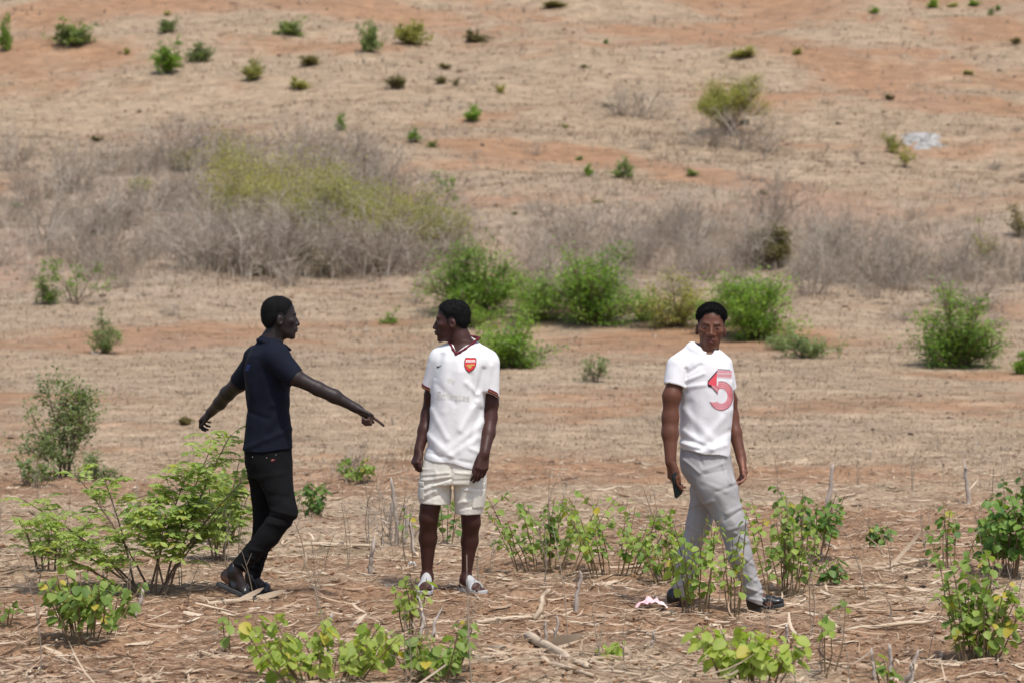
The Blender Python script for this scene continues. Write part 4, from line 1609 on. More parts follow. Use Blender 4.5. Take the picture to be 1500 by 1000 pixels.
    for a in ((1000, 672, 1022, 690, 2.5, .006), (1022, 664, 1026, 678, 2.2, -.006), (1026, 686, 1058, 676, 3, .006), (1030, 692, 1060, 686, 2.2, -.005), (1026, 702, 1060, 716, 3.5, .004), (1046, 716, 1078, 706, 2.5, -.004),
              (1048, 722, 1070, 760, 5, .004), (1060, 748, 1084, 738, 3, .005), (1058, 758, 1080, 744, 2.2, -.004), (1062, 772, 1091, 762, 3, .006), (1066, 784, 1086, 774, 2.2, -.005), (1072, 776, 1096, 790, 2.6, .005),
              (1068, 800, 1090, 790, 2.4, .004), (1076, 806, 1100, 822, 2.8, .005), (1078, 826, 1096, 816, 2.0, -.004), (1086, 836, 1104, 846, 2.6, .005), (1086, 850, 1106, 840, 2.0, -.004), (1090, 856, 1114, 864, 2.4, .007),
              (1092, 868, 1112, 860, 2.0, -.006), (1094, 872, 1118, 876, 2.2, .006), (1083, 800, 1104, 868, 4, .004),
              (1012, 742, 1040, 730, 3, .005), (1008, 770, 1030, 784, 3, .005), (1000, 806, 1020, 796, 2.5, -.004), (992, 836, 1012, 848, 2.5, .005), (986, 862, 1008, 856, 2.5, .006), (1020, 720, 1012, 800, 4, .003),
              (1062, 672, 1070, 700, 2.5, -.006), (1056, 676, 1066, 704, 2.5, .006)):
        F.fold(g.base, *a)
    for q, dirv, r in ((g.p(1106, 882, -.11), (-.35, 0, -1), .014), (g.p(995.5, 877, .15), (-.25, 0, -1), .011)):
        hs = halfspace(q, dirv)
        F.keep(lambda X, Y, Z, hs=hs, q=q: np.where((X - q[0]) ** 2 + (Y - q[1]) ** 2 + (Z - q[2]) ** 2 < r, hs(X, Y, Z), -.2), .002)
        F.cut(rc(q + np.array((0, 0, .03)), q - np.array((0, 0, .05)), 10.6 * m, 11.6 * m), .003)
    trs, V, Q = cloth('trousers', F, M['greycloth'], root, .0048, (10, 10, 8), 51., .0016)
    # --- shoes
    for (a, h, b, t, sd), (hh, tt) in zip(fd, ((g.p(1099, 893, -.11), g.p(1149, 884.5, -.14)), (g.p(982, 884, .15), g.p(1015, 886, .14)))):
        f = norm(tt - hh)
        F = Field(np.minimum(hh, tt) - .09, np.maximum(hh, tt) + .14, .0035)
        up = np.cross(np.cross(f, (0, 0, 1)), f)
        F.add(sole_prim(hh, tt, up, .034, .042, .011), .003)
        v5, q5 = F.mesh()
        so = mk('shoe_sole', v5, [q5], M['rubber'], root)
        F = Field(np.minimum(hh, tt) - .09, np.maximum(hh, tt) + .14, .0032)
        u = norm(up)
        L = np.linalg.norm(tt - hh)
        F.add(rc(hh + f * L * .13 + u * .055, hh + f * L * .13 + u * .025, .036, .036), .02)
        F.add(rc(hh + f * L * .20 + u * .045, hh + f * L * .62 + u * .028, .040, .034), .03)
        F.add(ell(hh + f * L * .76 + u * .022, (.040, L * .25, .024), np.stack([np.cross(f, u), f, u], 1)), .02)
        F.cut(rc(a + np.array((0, 0, .012)), a + np.array((0, 0, .1)), .028, .034), .004)
        p0 = hh + u * .004
        F.keep(lambda X, Y, Z: -((X - p0[0]) * u[0] + (Y - p0[1]) * u[1] + (Z - p0[2]) * u[2]), .003)
        q = hh + f * L * .50
        F.F += (.003 * np.exp(-((((F.ax[0][:, None, None] - q[0]) * f[0] + (F.ax[2][None, None, :] - q[2]) * f[2])) / .004) ** 2)).astype(f32)
        v5, q5 = F.mesh()
        sh = mk('shoe', v5, [q5], M['leather'], root)
        so.parent = sh
        so.name = 'sole'
    place(root)
    # --- the phone in his hand: held, so a thing of its own
    bm = bmesh.new()
    bmesh.ops.create_cube(bm, size=1)
    for v in bm.verts:
        v.co = Vector((v.co.x * .071, v.co.y * .009, v.co.z * .146))
    bmesh.ops.bevel(bm, geom=[e for e in bm.edges if abs(e.verts[0].co.y - e.verts[1].co.y) > .005], offset=.010, segments=4, affect='EDGES')
    bmesh.ops.bevel(bm, geom=[e for e in bm.edges if abs(e.verts[0].co.y - e.verts[1].co.y) < .001], offset=.0015, segments=2, affect='EDGES')
    me = bpy.data.meshes.new('phone')
    bm.to_mesh(me)
    bm.free()
    me.materials.append(M['phonecase'])
    ph = ob('phone', me)
    tag(ph, 'dark mobile phone held in the hand of the man walking right', 'phone')
    c = g.p(991.5, 709, -.185)
    ph.location = Vector(c)
    ph.rotation_euler = (math.radians(6), math.radians(-24), math.radians(52))
    bm = bmesh.new()
    bmesh.ops.create_cube(bm, size=1)
    for v in bm.verts:
        v.co = Vector((v.co.x * .064, v.co.y * .0012 - .0049, v.co.z * .136))
    me = bpy.data.meshes.new('screen')
    bm.to_mesh(me)
    bm.free()
    me.materials.append(M['phonecase'])
    ob('screen', me, ph)
    bm = bmesh.new()
    bmesh.ops.create_cube(bm, size=1)
    for v in bm.verts:
        v.co = Vector((v.co.x * .0012 + .0358, v.co.y * .0080, v.co.z * .118))
    me = bpy.data.meshes.new('side_rail')
    bm.to_mesh(me)
    bm.free()
    me.materials.append(M['phonescreen'])
    ob('side_rail', me, ph)
    return root
# ------------------------------------------------------------------ ground
def blob(x, y, px, py, wpx, hpx, soft=1.0):
    """soft-edged patch lying on the ground where the photo shows it"""
    c = G(px, py)
    a = G(px, py + hpx / 2)
    b = G(px, py - hpx / 2)
    ry = abs(b[1] - a[1]) / 2
    rx = wpx / 2 * (c[1] - CAMY) / FPX
    q = ((x - c[0]) / rx) ** 2 + ((y - c[1]) / ry) ** 2
    return np.exp(-q * soft)


SOIL_PATCHES = [(700, 185, 200, 30, .5), (780, 215, 170, 30, .7), (860, 226, 150, 26, .7), (940, 240, 150, 26, .75), (1020, 256, 150, 24, .75), (1100, 272, 150, 24, .7), (1180, 288, 150, 24, .6), (830, 290, 260, 26, .5), (1230, 115, 190, 50, .9), (1380, 160, 300, 60, .6), (1100, 40, 900, 110, .28), (350, 50, 700, 90, .15), (250, 8, 700, 22, .5),
                (200, 620, 330, 30, .35), (900, 575, 300, 26, .3), (1250, 600, 260, 30, .25), (1430, 550, 200, 16, .9), (1130, 690, 800, 30, .5), (1330, 815, 300, 14, .7), (1400, 980, 300, 40, .6), (560, 880, 300, 30, .6),
                (150, 965, 500, 50, .7), (700, 985, 500, 30, .5), (1100, 780, 500, 40, .4), (60, 120, 200, 40, .4)]
PALE_PATCHES = [(560, 150, 300, 36, .7), (700, 140, 200, 30, .4), (820, 180, 140, 26, .8), (900, 196, 150, 26, .9), (980, 212, 150, 24, .9), (1060, 228, 150, 24, .9), (1140, 244, 150, 22, .8), (560, 120, 500, 60, .5), (1250, 190, 260, 50, .7), (1060, 235, 340, 36, .7), (1000, 640, 1000, 26, .6), (550, 560, 500, 60, .5), (1300, 430, 300, 90, .4),
                (380, 100, 400, 60, .45), (1200, 620, 500, 30, .5), (250, 560, 300, 60, .4)]
GREY_PATCHES = [(300, 330, 620, 190, .8), (1250, 350, 640, 140, .65), (900, 340, 400, 90, .5), (150, 300, 300, 200, .4)]


def ground_masks(x, y):
    soil = .34 + .78 * fbm(x / 7. + y / 14., y / 6. - x / 20., 3.3, 5) + .34 * fbm(x / 1.3, y / .8, 1.1, 3)
    d = y - CAMY
    grey = np.zeros_like(soil)
    for p in SOIL_PATCHES:
        soil = soil + p[4] * blob(x, y, *p[:4])
    for p in PALE_PATCHES:
        soil = soil - p[4] * blob(x, y, *p[:4])
    for p in GREY_PATCHES:
        grey = grey + p[4] * blob(x, y, *p[:4])
    field = 1 - sstep(24.5, 29.5, d + 1.2 * pnoise(x / 3, y / 3))      # stubble field in front
    soil = np.clip(soil + .25 * field, 0, 1)
    grey = np.clip(grey + .25 * pnoise(x / 4, y / 3, 9), 0, 1)
    return soil, grey, field


def build_ground():
    def axis(lo, hi, fine_lo, fine_hi, h, g):
        a = list(np.arange(fine_lo, fine_hi, h))
        q, s = fine_hi, h
        while q < hi:
            a.append(q)
            s *= g
            q += s
        a.append(hi)
        q, s = fine_lo, h
        b = []
        while q > lo:
            s *= g
            q -= s
            b.append(q)
        return np.array(sorted(b + a))
    xs = axis(-260, 260, -3.6, 3.6, .028, 1.035)
    ys = axis(-60, 330, -5.5, 10, .030, 1.0115)
    nx, ny = len(xs), len(ys)
    X, Y = np.meshgrid(xs, ys, indexing='ij')
    Z = H(X, Y)
    s, gr, fi = ground_masks(X.ravel(), Y.ravel())
    V = np.stack([X, Y, Z], -1).reshape(-1, 3)
    i = np.arange(nx - 1)[:, None] * ny + np.arange(ny - 1)[None]
    Q = np.stack([i, i + ny, i + ny + 1, i + 1], -1).reshape(-1, 4)
    m, nt, out = new_mat('dry_earth')
    at = {k: N(nt, 'ShaderNodeAttribute', attribute_name=k).outputs['Fac'] for k in ('soil', 'grey', 'field')}

    def math_(op, a, b):
        n = N(nt, 'ShaderNodeMath', operation=op)
        n.use_clamp = op == 'ADD'
        for k, v in enumerate((a, b)):
            if isinstance(v, (int, float)):
                n.inputs[k].default_value = v
            else:
                nt.links.new(v, n.inputs[k])
        return n.outputs[0]
    nfine = noise(nt, 26, 6, .7)
    nmid = noise(nt, 5.5, 5, .65)
    nbig = noise(nt, .7, 4, .6)
    fl = noise(nt, 9, 6, .75, mapping=(.8, 2.2, 1))
    # how much bare soil shows through the dead grass
    f = math_('ADD', at['soil'], math_('MULTIPLY', math_('SUBTRACT', fl, .5), 1.6))
    f = ramp(nt, f, .34, .74)
    straw = mixc(nt, ramp(nt, nmid, .3, .7), (.225, .165, .106), (.375, .286, .196))
    straw = mixc(nt, ramp(nt, nfine, .42, .72), straw, (.46, .365, .262))
    soil = mixc(nt, ramp(nt, nmid, .3, .7), (.23, .140, .085), (.345, .218, .134))
    soil = mixc(nt, ramp(nt, nbig, .35, .65), soil, mixc(nt, .5, soil, (.37, .212, .12)))
    dsoil = mixc(nt, ramp(nt, nfine, .3, .7), (.175, .102, .060), (.35, .228, .145))
    soil = mixc(nt, math_('MULTIPLY', at['field'], .75), soil, dsoil)
    c = mixc(nt, f, straw, soil)
    blot = noise(nt, 1.7, 6, .72, mapping=(.7, 1.5, 1))
    c = mixc(nt, 1.0, c, ramp(nt, blot, .36, .66, (.70, .68, .66), (1.22, 1.2, 1.18)), 'MULTIPLY')
    spk = noise(nt, 3.6, 5, .8)
    c = mixc(nt, ramp(nt, spk, .58, .70, (0, 0, 0), (.6, .6, .6)), c, (.17, .125, .085))
    g = mixc(nt, ramp(nt, nfine, .3, .7), (.23, .18, .15), (.44, .37, .31))
    c = mixc(nt, math_('MULTIPLY', at['grey'], .75), c, g)
    c = mixc(nt, ramp(nt, noise(nt, 60, 4, .7), .62, .74), c, (.56, .45, .33))
    p = N(nt, 'ShaderNodeBsdfPrincipled')
    p.inputs['Roughness'].default_value = .95
    p.inputs['Specular IOR Level'].default_value = .1
    nt.links.new(c, p.inputs['Base Color'])
    nt.links.new(bump(nt, math_('ADD', nfine, noise(nt, 90, 4, .7)), .9, .02), p.inputs['Normal'])
    nt.links.new(p.outputs[0], out.inputs['Surface'])
    o = mk('ground', V, [Q], m, attrs={'soil': s, 'grey': gr, 'field': fi})
    o['kind'] = 'structure'


def build_dry_grass(rng):
    """dead grass over the slope: short pale tufts, too many to count"""
    n0 = 105000
    u = rng.random(n0)
    d = 24.5 * (135 / 24.5) ** (u ** .82)
    x = (rng.random(n0) - .5) * 2 * .225 * d
    y = CAMY + d
    s, gr, fi = ground_masks(x, y)
    keep = rng.random(n0) < np.clip(1.05 - 1.0 * s + .5 * pnoise(x / .8, y / .6, 2.2), .06, 1) * (1 - .8 * fi)
    x, y, s, gr, d = x[keep], y[keep], s[keep], gr[keep], d[keep]
    n = len(x)
    z = H(x, y)
    nb = 8
    X = np.repeat(x, nb) + rng.normal(0, .05, n * nb) * np.repeat(1 + d / 60, nb)
    Y = np.repeat(y, nb) + rng.normal(0, .05, n * nb) * np.repeat(1 + d / 60, nb)
    Z = np.repeat(z, nb) - .01
    hgt = np.repeat((.02 + .10 * rng.random(n) ** 2.4) * (1 + .3 * gr) * (.55 + 1.0 * sstep(30, 90, d)), nb) * (.5 + .8 * rng.random(n * nb))
    az = rng.random(n * nb) * 2 * math.pi
    lean = np.abs(rng.normal(1.05, .4, n * nb))
    dx, dy = np.cos(az), np.sin(az)
    w = (.0028 + .0022 * rng.random(n * nb)) * np.repeat(.8 + d / 42, nb)
    b = np.stack([X, Y, Z], 1)
    tip = b + np.stack([dx * hgt * np.sin(lean), dy * hgt * np.sin(lean), hgt * np.cos(lean)], 1)
    side = np.stack([-dy, dx, 0 * dx], 1) * w[:, None]
    mid = (b + tip) / 2 + np.array((0, 0, 1)) * (hgt * .12)[:, None]
    V = np.stack([b - side, b + side, mid + side * .8, mid - side * .8, tip], 1).reshape(-1, 3)
    o = np.arange(n * nb)[:, None] * 5
    t = np.clip(np.repeat(.45 + .35 * fbm(x / 6, y / 4, 2.) - .3 * gr + .15 * rng.normal(size=n), nb) + .15 * rng.normal(size=n * nb), 0, 1)
    ob_ = mk('dry_grass', V, [o + np.array((0, 1, 2, 3)), o + np.array((3, 2, 4))], M['drygrass'], smooth=False, attrs={'tint': np.repeat(t, 5)})
    tag(ob_, 'short dead straw coloured grass over the slope', kind='stuff')
    # tall thin grey grass in the dead scrub belts
    n0 = 60000
    d = 52 * (100 / 52) ** rng.random(n0)
    x = (rng.random(n0) - .5) * .44 * d
    y = CAMY + d
    s, gr, fi = ground_masks(x, y)
    ok = rng.random(n0) < sstep(.28, .62, gr + .35 * pnoise(x / 1.6, y / 1.2, 31.)) * np.where(x < -1, .20, .55)
    x, y, d, gr = x[ok], y[ok], d[ok], gr[ok]
    n, nb = len(x), 5
    hgt = np.repeat(.16 + .42 * rng.random(n) ** 1.8, nb) * (.6 + .6 * rng.random(n * nb))
    az = rng.random(n * nb) * 6.283
    lean = np.abs(rng.normal(.28, .28, n * nb))
    dx, dy = np.cos(az), np.sin(az)
    b = np.stack([np.repeat(x, nb) + dx * .05, np.repeat(y, nb) + dy * .05, np.repeat(H(x, y), nb) - .01], 1)
    tip = b + np.stack([dx * hgt * np.sin(lean), dy * hgt * np.sin(lean), hgt * np.cos(lean)], 1)
    mid = b * .5 + tip * .5 + rng.normal(0, .02, (n * nb, 3))
    side = np.stack([-dy, dx, 0 * dx], 1) * (.0032 + .003 * rng.random(n * nb))[:, None]
    V = np.stack([b - side, b + side, mid + side * .8, mid - side * .8, tip], 1).reshape(-1, 3)
    o = np.arange(n * nb)[:, None] * 5
    t = np.clip(np.repeat(rng.normal(.62, .22, n), nb) + .1 * rng.normal(size=n * nb), 0, 1)
    ob_ = mk('tall_dry_grass', V, [o + np.array((0, 1, 2, 3)), o + np.array((3, 2, 4))], M['greygrass'], smooth=False, attrs={'tint': np.repeat(t, 5)})
    tag(ob_, 'tall thin greyish dead grass in the scrub belts', kind='stuff')
    # darker dried weeds in loose drifts
    n0 = 26000
    d = 25 * (130 / 25) ** (rng.random(n0) ** .85)
    x = (rng.random(n0) - .5) * .45 * d
    y = CAMY + d
    s, gr, fi = ground_masks(x, y)
    dr = fbm(x / 3.5, y / 2.2, 12., 3)
    ok = rng.random(n0) < np.clip(.05 + 1.0 * (dr - .15) + .6 * gr, .04, 1) * (1 - .9 * fi) * (.35 + .65 * sstep(40, 60, d))
    x, y, d, gr = x[ok], y[ok], d[ok], gr[ok]
    n, nb = len(x), 9
    z = H(x, y)
    hg = (.05 + .20 * rng.random(n) ** 2 * (1 + .8 * gr)) * (.5 + .9 * sstep(35, 90, d))
    hgt = np.repeat(hg, nb) * (.5 + .7 * rng.random(n * nb))
    az = rng.random(n * nb) * 6.283
    lean = np.abs(rng.normal(.5, .35, n * nb))
    dx, dy = np.cos(az), np.sin(az)
    b = np.stack([np.repeat(x, nb) + dx * .03, np.repeat(y, nb) + dy * .03, np.repeat(z, nb) - .01], 1)
    tip = b + np.stack([dx * hgt * np.sin(lean), dy * hgt * np.sin(lean), hgt * np.cos(lean)], 1)
    mid = b * .45 + tip * .55 + rng.normal(0, .012, (n * nb, 3))
    side = np.stack([-dy, dx, 0 * dx], 1) * ((.002 + .0015 * rng.random(n * nb)) * np.repeat(.8 + d / 40, nb))[:, None]
    V = np.stack([b - side, b + side, mid + side * .8, mid - side * .8, tip], 1).reshape(-1, 3)
    o = np.arange(n * nb)[:, None] * 5
    t = np.clip(np.repeat(rng.normal(.42, .25, n), nb) + .1 * rng.normal(size=n * nb), 0, 1)
    ob_ = mk('dry_weeds', V, [o + np.array((0, 1, 2, 3)), o + np.array((3, 2, 4))], M['twig'], smooth=False, attrs={'tint': np.repeat(t, 5)})
    tag(ob_, 'drifts of grey brown dried weeds over the slope', kind='stuff')


def build_litter(rng):
    """trampled straw, husks and leaf strips lying over the stubble field"""
    n = 66000
    u = rng.random(n)
    d = 10.6 * (31 / 10.6) ** (u ** .9)
    x = (rng.random(n) - .5) * 2 * .22 * d
    y = CAMY + d
    dens = .5 + .5 * fbm(x / 1.1, y / .7, 5.5, 3)
    ok = rng.random(n) < np.clip(.25 + 1.1 * dens, .1, 1)
    x, y = x[ok], y[ok]
    n = len(x)
    ln = .015 + .13 * rng.random(n) ** 3.
    long_ = rng.random(n) < .05
    ln[long_] *= 2.4
    wd = np.where(rng.random(n) < .45, .0016 + .002 * rng.random(n), .002 + .006 * rng.random(n) ** 2)
    wd *= np.clip(ln / .08, .5, 1.6)
    az = rng.normal(0, .5, n) + np.where(rng.random(n) < .25, math.pi / 2, 0)
    cz, sz = np.cos(az), np.sin(az)
    pitch = rng.normal(0, .10, n) + np.where(rng.random(n) < .10, rng.random(n) * .7, 0)
    k = 5
    t = np.linspace(-.5, .5, k)
    curl = rng.normal(0, .16, n)
    bend = rng.normal(0, .22, n)
    L = ln[:, None] * t[None]
    off = bend[:, None] * ln[:, None] * (t[None] ** 2 - .1) * 2
    px = x[:, None] + cz[:, None] * L - sz[:, None] * off
    py = y[:, None] + sz[:, None] * L + cz[:, None] * off
    gz = H(px, py)
    base = np.maximum(gz, gz.mean(1, keepdims=True) + pitch[:, None] * L + .5 * ln[:, None] * np.abs(pitch)[:, None])
    pz = base + .006 + np.abs(curl[:, None]) * ln[:, None] * (t[None] ** 2) * 1.2 + rng.random(n)[:, None] * .008
    tw = rng.normal(0, .5, n)[:, None] + t[None] * rng.normal(0, .9, n)[:, None]
    taper = np.stack([np.full(n, .55), np.ones(n), np.ones(n), np.ones(n), rng.random(n) * .8], 1)
    hw = wd[:, None] * taper
    ex, ey, ez = -sz[:, None] * np.cos(tw) * hw, cz[:, None] * np.cos(tw) * hw, np.sin(tw) * hw
    A = np.stack([px - ex, py - ey, pz - ez], -1)
    B = np.stack([px + ex, py + ey, pz + ez], -1)
    Cc = np.stack([px, py, pz + hw * .35], -1)
    V = np.stack([A, Cc, B], 2).reshape(-1, 3)          # n,k,3
    o = (np.arange(n) * k * 3)[:, None, None] + (np.arange(k - 1) * 3)[None, :, None]
    q1 = (o + np.array((0, 1, 4, 3))).reshape(-1, 4)
    q2 = (o + np.array((1, 2, 5, 4))).reshape(-1, 4)
    tint = np.clip(rng.normal(.50, .27, n), 0, 1)
    ob_ = mk('crop_litter', V, [q1, q2], M['litter'], smooth=False, attrs={'tint': np.repeat(tint, k * 3)})
    tag(ob_, 'pale trampled straw and husks strewn over the stubble field', kind='stuff')
    # crumbs of soil in the field, clods and stones up the slope
    bm = bmesh.new()
    bmesh.ops.create_icosphere(bm, subdivisions=1, radius=1)
    T = np.array([v.co[:] for v in bm.verts])
    Fc = np.array([[v.index for v in f.verts] for f in bm.faces])
    bm.free()
    for nm, n, d0, d1, r0, r1, lab, ca, cb in (('soil_crumbs', 9000, 10.6, 24, .004, .016, 'crumbs of reddish brown soil on the field', (.17, .09, .05), (.33, .20, .12)),
                                               ('soil_clods', 6500, 26, 125, .012, .075, 'clods and small stones scattered over the slope', (.13, .09, .065), (.34, .25, .18))):
        d = d0 * (d1 / d0) ** rng.random(n)
        x = (rng.random(n) - .5) * .44 * d
        y = CAMY + d
        if d0 > 20:
            ok = rng.random(n) < np.clip(.25 + 1.1 * fbm(x / 5, y / 4, 44., 3), .08, 1)
            x, y, d = x[ok], y[ok], d[ok]
            n = len(x)
        r = (r0 + r1 * rng.random(n) ** 4) * (.40 + .6 * sstep(35, 80, d) if d0 > 20 else 1)
        z = H(x, y)
        J = 1 + .28 * rng.normal(size=(n, len(T)))
        V = np.stack([x, y, z + r * .25], 1)[:, None] + (T[None] * J[..., None]) * (r[:, None] * np.stack([1 + .5 * rng.random(n), 1 + .5 * rng.random(n), .75 * np.ones(n)], 1))[:, None]
        F_ = (Fc[None] + (np.arange(n) * len(T))[:, None, None]).reshape(-1, 3)
        o = mk(nm, V.reshape(-1, 3), [F_], simple_mat(nm + '_earth', ca, cb, 30, .95, spec=.1), smooth=False)
        tag(o, lab, kind='stuff')


# ------------------------------------------------------------------ plants
def leafy(name, seed, w, h, stems, per, size, mat, stem_mat='stem', lean=.35, tmpl=BROAD, start=.3, petiole=.35, r0=.004, droop=.45, depth=1.0, sub=0, offx=0.):
    """seedling clump with round leaves along slender stems -> meshes (stems, leaves)"""
    rng = np.random.default_rng(seed)
    polys, pos, dr, up, sz, ti = [], [], [], [], [], []

    def along(pts, count, s0, szk, clus):
        n = len(pts)
        for j in range(count):
            t = s0 + (1 - s0) * (j + .6 * rng.random()) / count
            f = t * (n - 1)
            i = min(int(f), n - 2)
            p = pts[i] + (pts[i + 1] - pts[i]) * (f - i)
            tang = norm(pts[i + 1] - pts[i])
            a = rng.random() * 2 * math.pi
            out = np.array((math.cos(a), math.sin(a) * depth, .25 + .5 * rng.random()))
            dirv = norm(out + tang * .5)
            sl = size * szk * (.55 + .6 * rng.random()) * (1 - .35 * (t > .9))
            q = p + dirv * petiole * sl
            polys.append((np.stack([p, q]), np.array((r0 * .22, r0 * .18))))
            pos.append(q)
            dd = norm(dirv * (1, 1, .3) + np.array((0, 0, -droop - .5 * rng.random())))
            dr.append(dd)
            up.append(norm(np.array((rng.normal(0, .45), -.25 + rng.normal(0, .45), 1.))))
            sz.append(sl)
            ti.append(np.clip(clus + rng.normal(0, .22), 0, 1))
    for s in range(stems):
        a = rng.random() * 2 * math.pi
        rr = math.sqrt(rng.random())
        b = np.array((math.cos(a) * rr * w * .22, math.sin(a) * rr * w * .22 * depth, 0))
        hh = h * (.55 + .45 * rng.random())
        tip = np.array((math.cos(a) * rr * w * .5, math.sin(a) * rr * w * .5 * depth, hh)) + np.array((rng.normal(0, lean * .12 * h), rng.normal(0, lean * .12 * h), 0))
        tip[0] += offx * hh
        mid = (b + tip) / 2 + np.array((rng.normal(0, .05 * h), rng.normal(0, .05 * h), .08 * h))
        pts = bez(b, mid, tip, 7)
        pts[1:-1] += rng.normal(0, .006 * h, (5, 3))
        polys.append((pts, np.linspace(r0, r0 * .45, 7)))
        cl = .25 + .5 * rng.random()
        along(pts, per, start, 1.0, cl)
        for q in range(sub):
            i = rng.integers(2, 6)
            a2 = rng.random() * 2 * math.pi
            p0 = pts[i]
            p2 = p0 + np.array((math.cos(a2), math.sin(a2) * depth, .6 + .5 * rng.random())) * hh * (.16 + .16 * rng.random())
            br = bez(p0, (p0 + p2) / 2 + (0, 0, .03 * h), p2, 5)
            polys.append((br, np.linspace(r0 * .55, r0 * .3, 5)))
            along(br, max(2, per // 2), .25, .9, cl)
    V, Fq, ids = tubes(polys, 4)
    LV, LF, lt = leaves(np.array(pos), np.array(dr), np.array(up), np.array(sz), tmpl, np.array(ti))
    return (mk('stem', V, [Fq], M[stem_mat], link=False), mk('foliage', LV, LF, M[mat], link=False, attrs={'tint': lt}))


def feathery(seed, w, h, stems, size, mat='feather', leaflets=9, fr_per=16, depth=1., lean=0., start=.22, low=0., hs=(.7, .3), tips=None):
    """shrub with slender woody stems carrying pinnate leaves"""
    rng = np.random.default_rng(seed)
    polys, pos, dr, up, sz, ti = [], [], [], [], [], []

    def frond(p, d, L, cl):
        n = leaflets
        e = p + d * L + np.array((0, 0, -.35 * L))
        pts = bez(p, p + d * L * .55 + (0, 0, .10 * L), e, 7)
        polys.append((pts, np.linspace(.0016, .0007, 7)))
        for j in range(n):
            t = .18 + .80 * j / (n - 1)
            f = t * 6
            i = min(int(f), 5)
            q = pts[i] + (pts[i + 1] - pts[i]) * (f - i)
            tg = norm(pts[i + 1] - pts[i])
            sd = norm(np.cross(tg, (0, 0, 1.)))
            u = np.cross(sd, tg)
            for s in (-1, 1):
                dd = norm(sd * s + tg * .55 + np.array((0, 0, -.25)) + rng.normal(0, .12, 3))
                pos.append(q)
                dr.append(dd)
                up.append(u + rng.normal(0, .25, 3))
                sz.append(size * (.75 + .4 * rng.random()) * (1 - .45 * abs(t - .5)))
                ti.append(np.clip(cl + rng.normal(0, .12), 0, 1))
    for s in range(stems):
        a = 2 * math.pi * (s + .6 * rng.random()) / stems
        b = np.array((math.cos(a), math.sin(a) * depth, 0)) * .05 * w * (1 + 2 * rng.random())
        hh = h * (hs[0] + hs[1] * rng.random())
        rr = .15 + .38 * rng.random()
        tip = np.array((math.cos(a) * w * rr + lean * w * .3, math.sin(a) * w * rr * depth, hh))
        if tips:
            b = b * .5
            tip = np.array(tips[s])
            hh = tip[2]
        mid = b * .5 + tip * .35 + np.array((0, 0, hh * .18))
        pts = bez(b, mid, tip, 9)
        polys.append((pts, np.linspace(.0075, .0024, 9)))
        cl = .3 + .45 * rng.random()
        for q in range(fr_per):
            t = start + (1 - start) * (q + rng.random() * .5) / fr_per
            f = min(t, .999) * 8
            i = int(f)
            p = pts[i] + (pts[i + 1] - pts[i]) * (f - i)
            a2 = rng.random() * 2 * math.pi
            d = norm(np.array((math.cos(a2), math.sin(a2), .35 + .5 * rng.random())) + .3 * norm(pts[-1] - pts[0]))
            frond(p, d, (.17 + .12 * rng.random()) * (h / 1.0) ** .3 * (1.1 - .15 * t), cl + .15 * (t > .8))
    V, Fq, _ = tubes(polys, 4)
    LV, LF, lt = leaves(np.array(pos), np.array(dr), np.array(up), np.array(sz), NARROW, np.array(ti))
    return (mk('stem', V, [Fq], M['bark'], link=False), mk('foliage', LV, LF, M[mat], link=False, attrs={'tint': lt}))


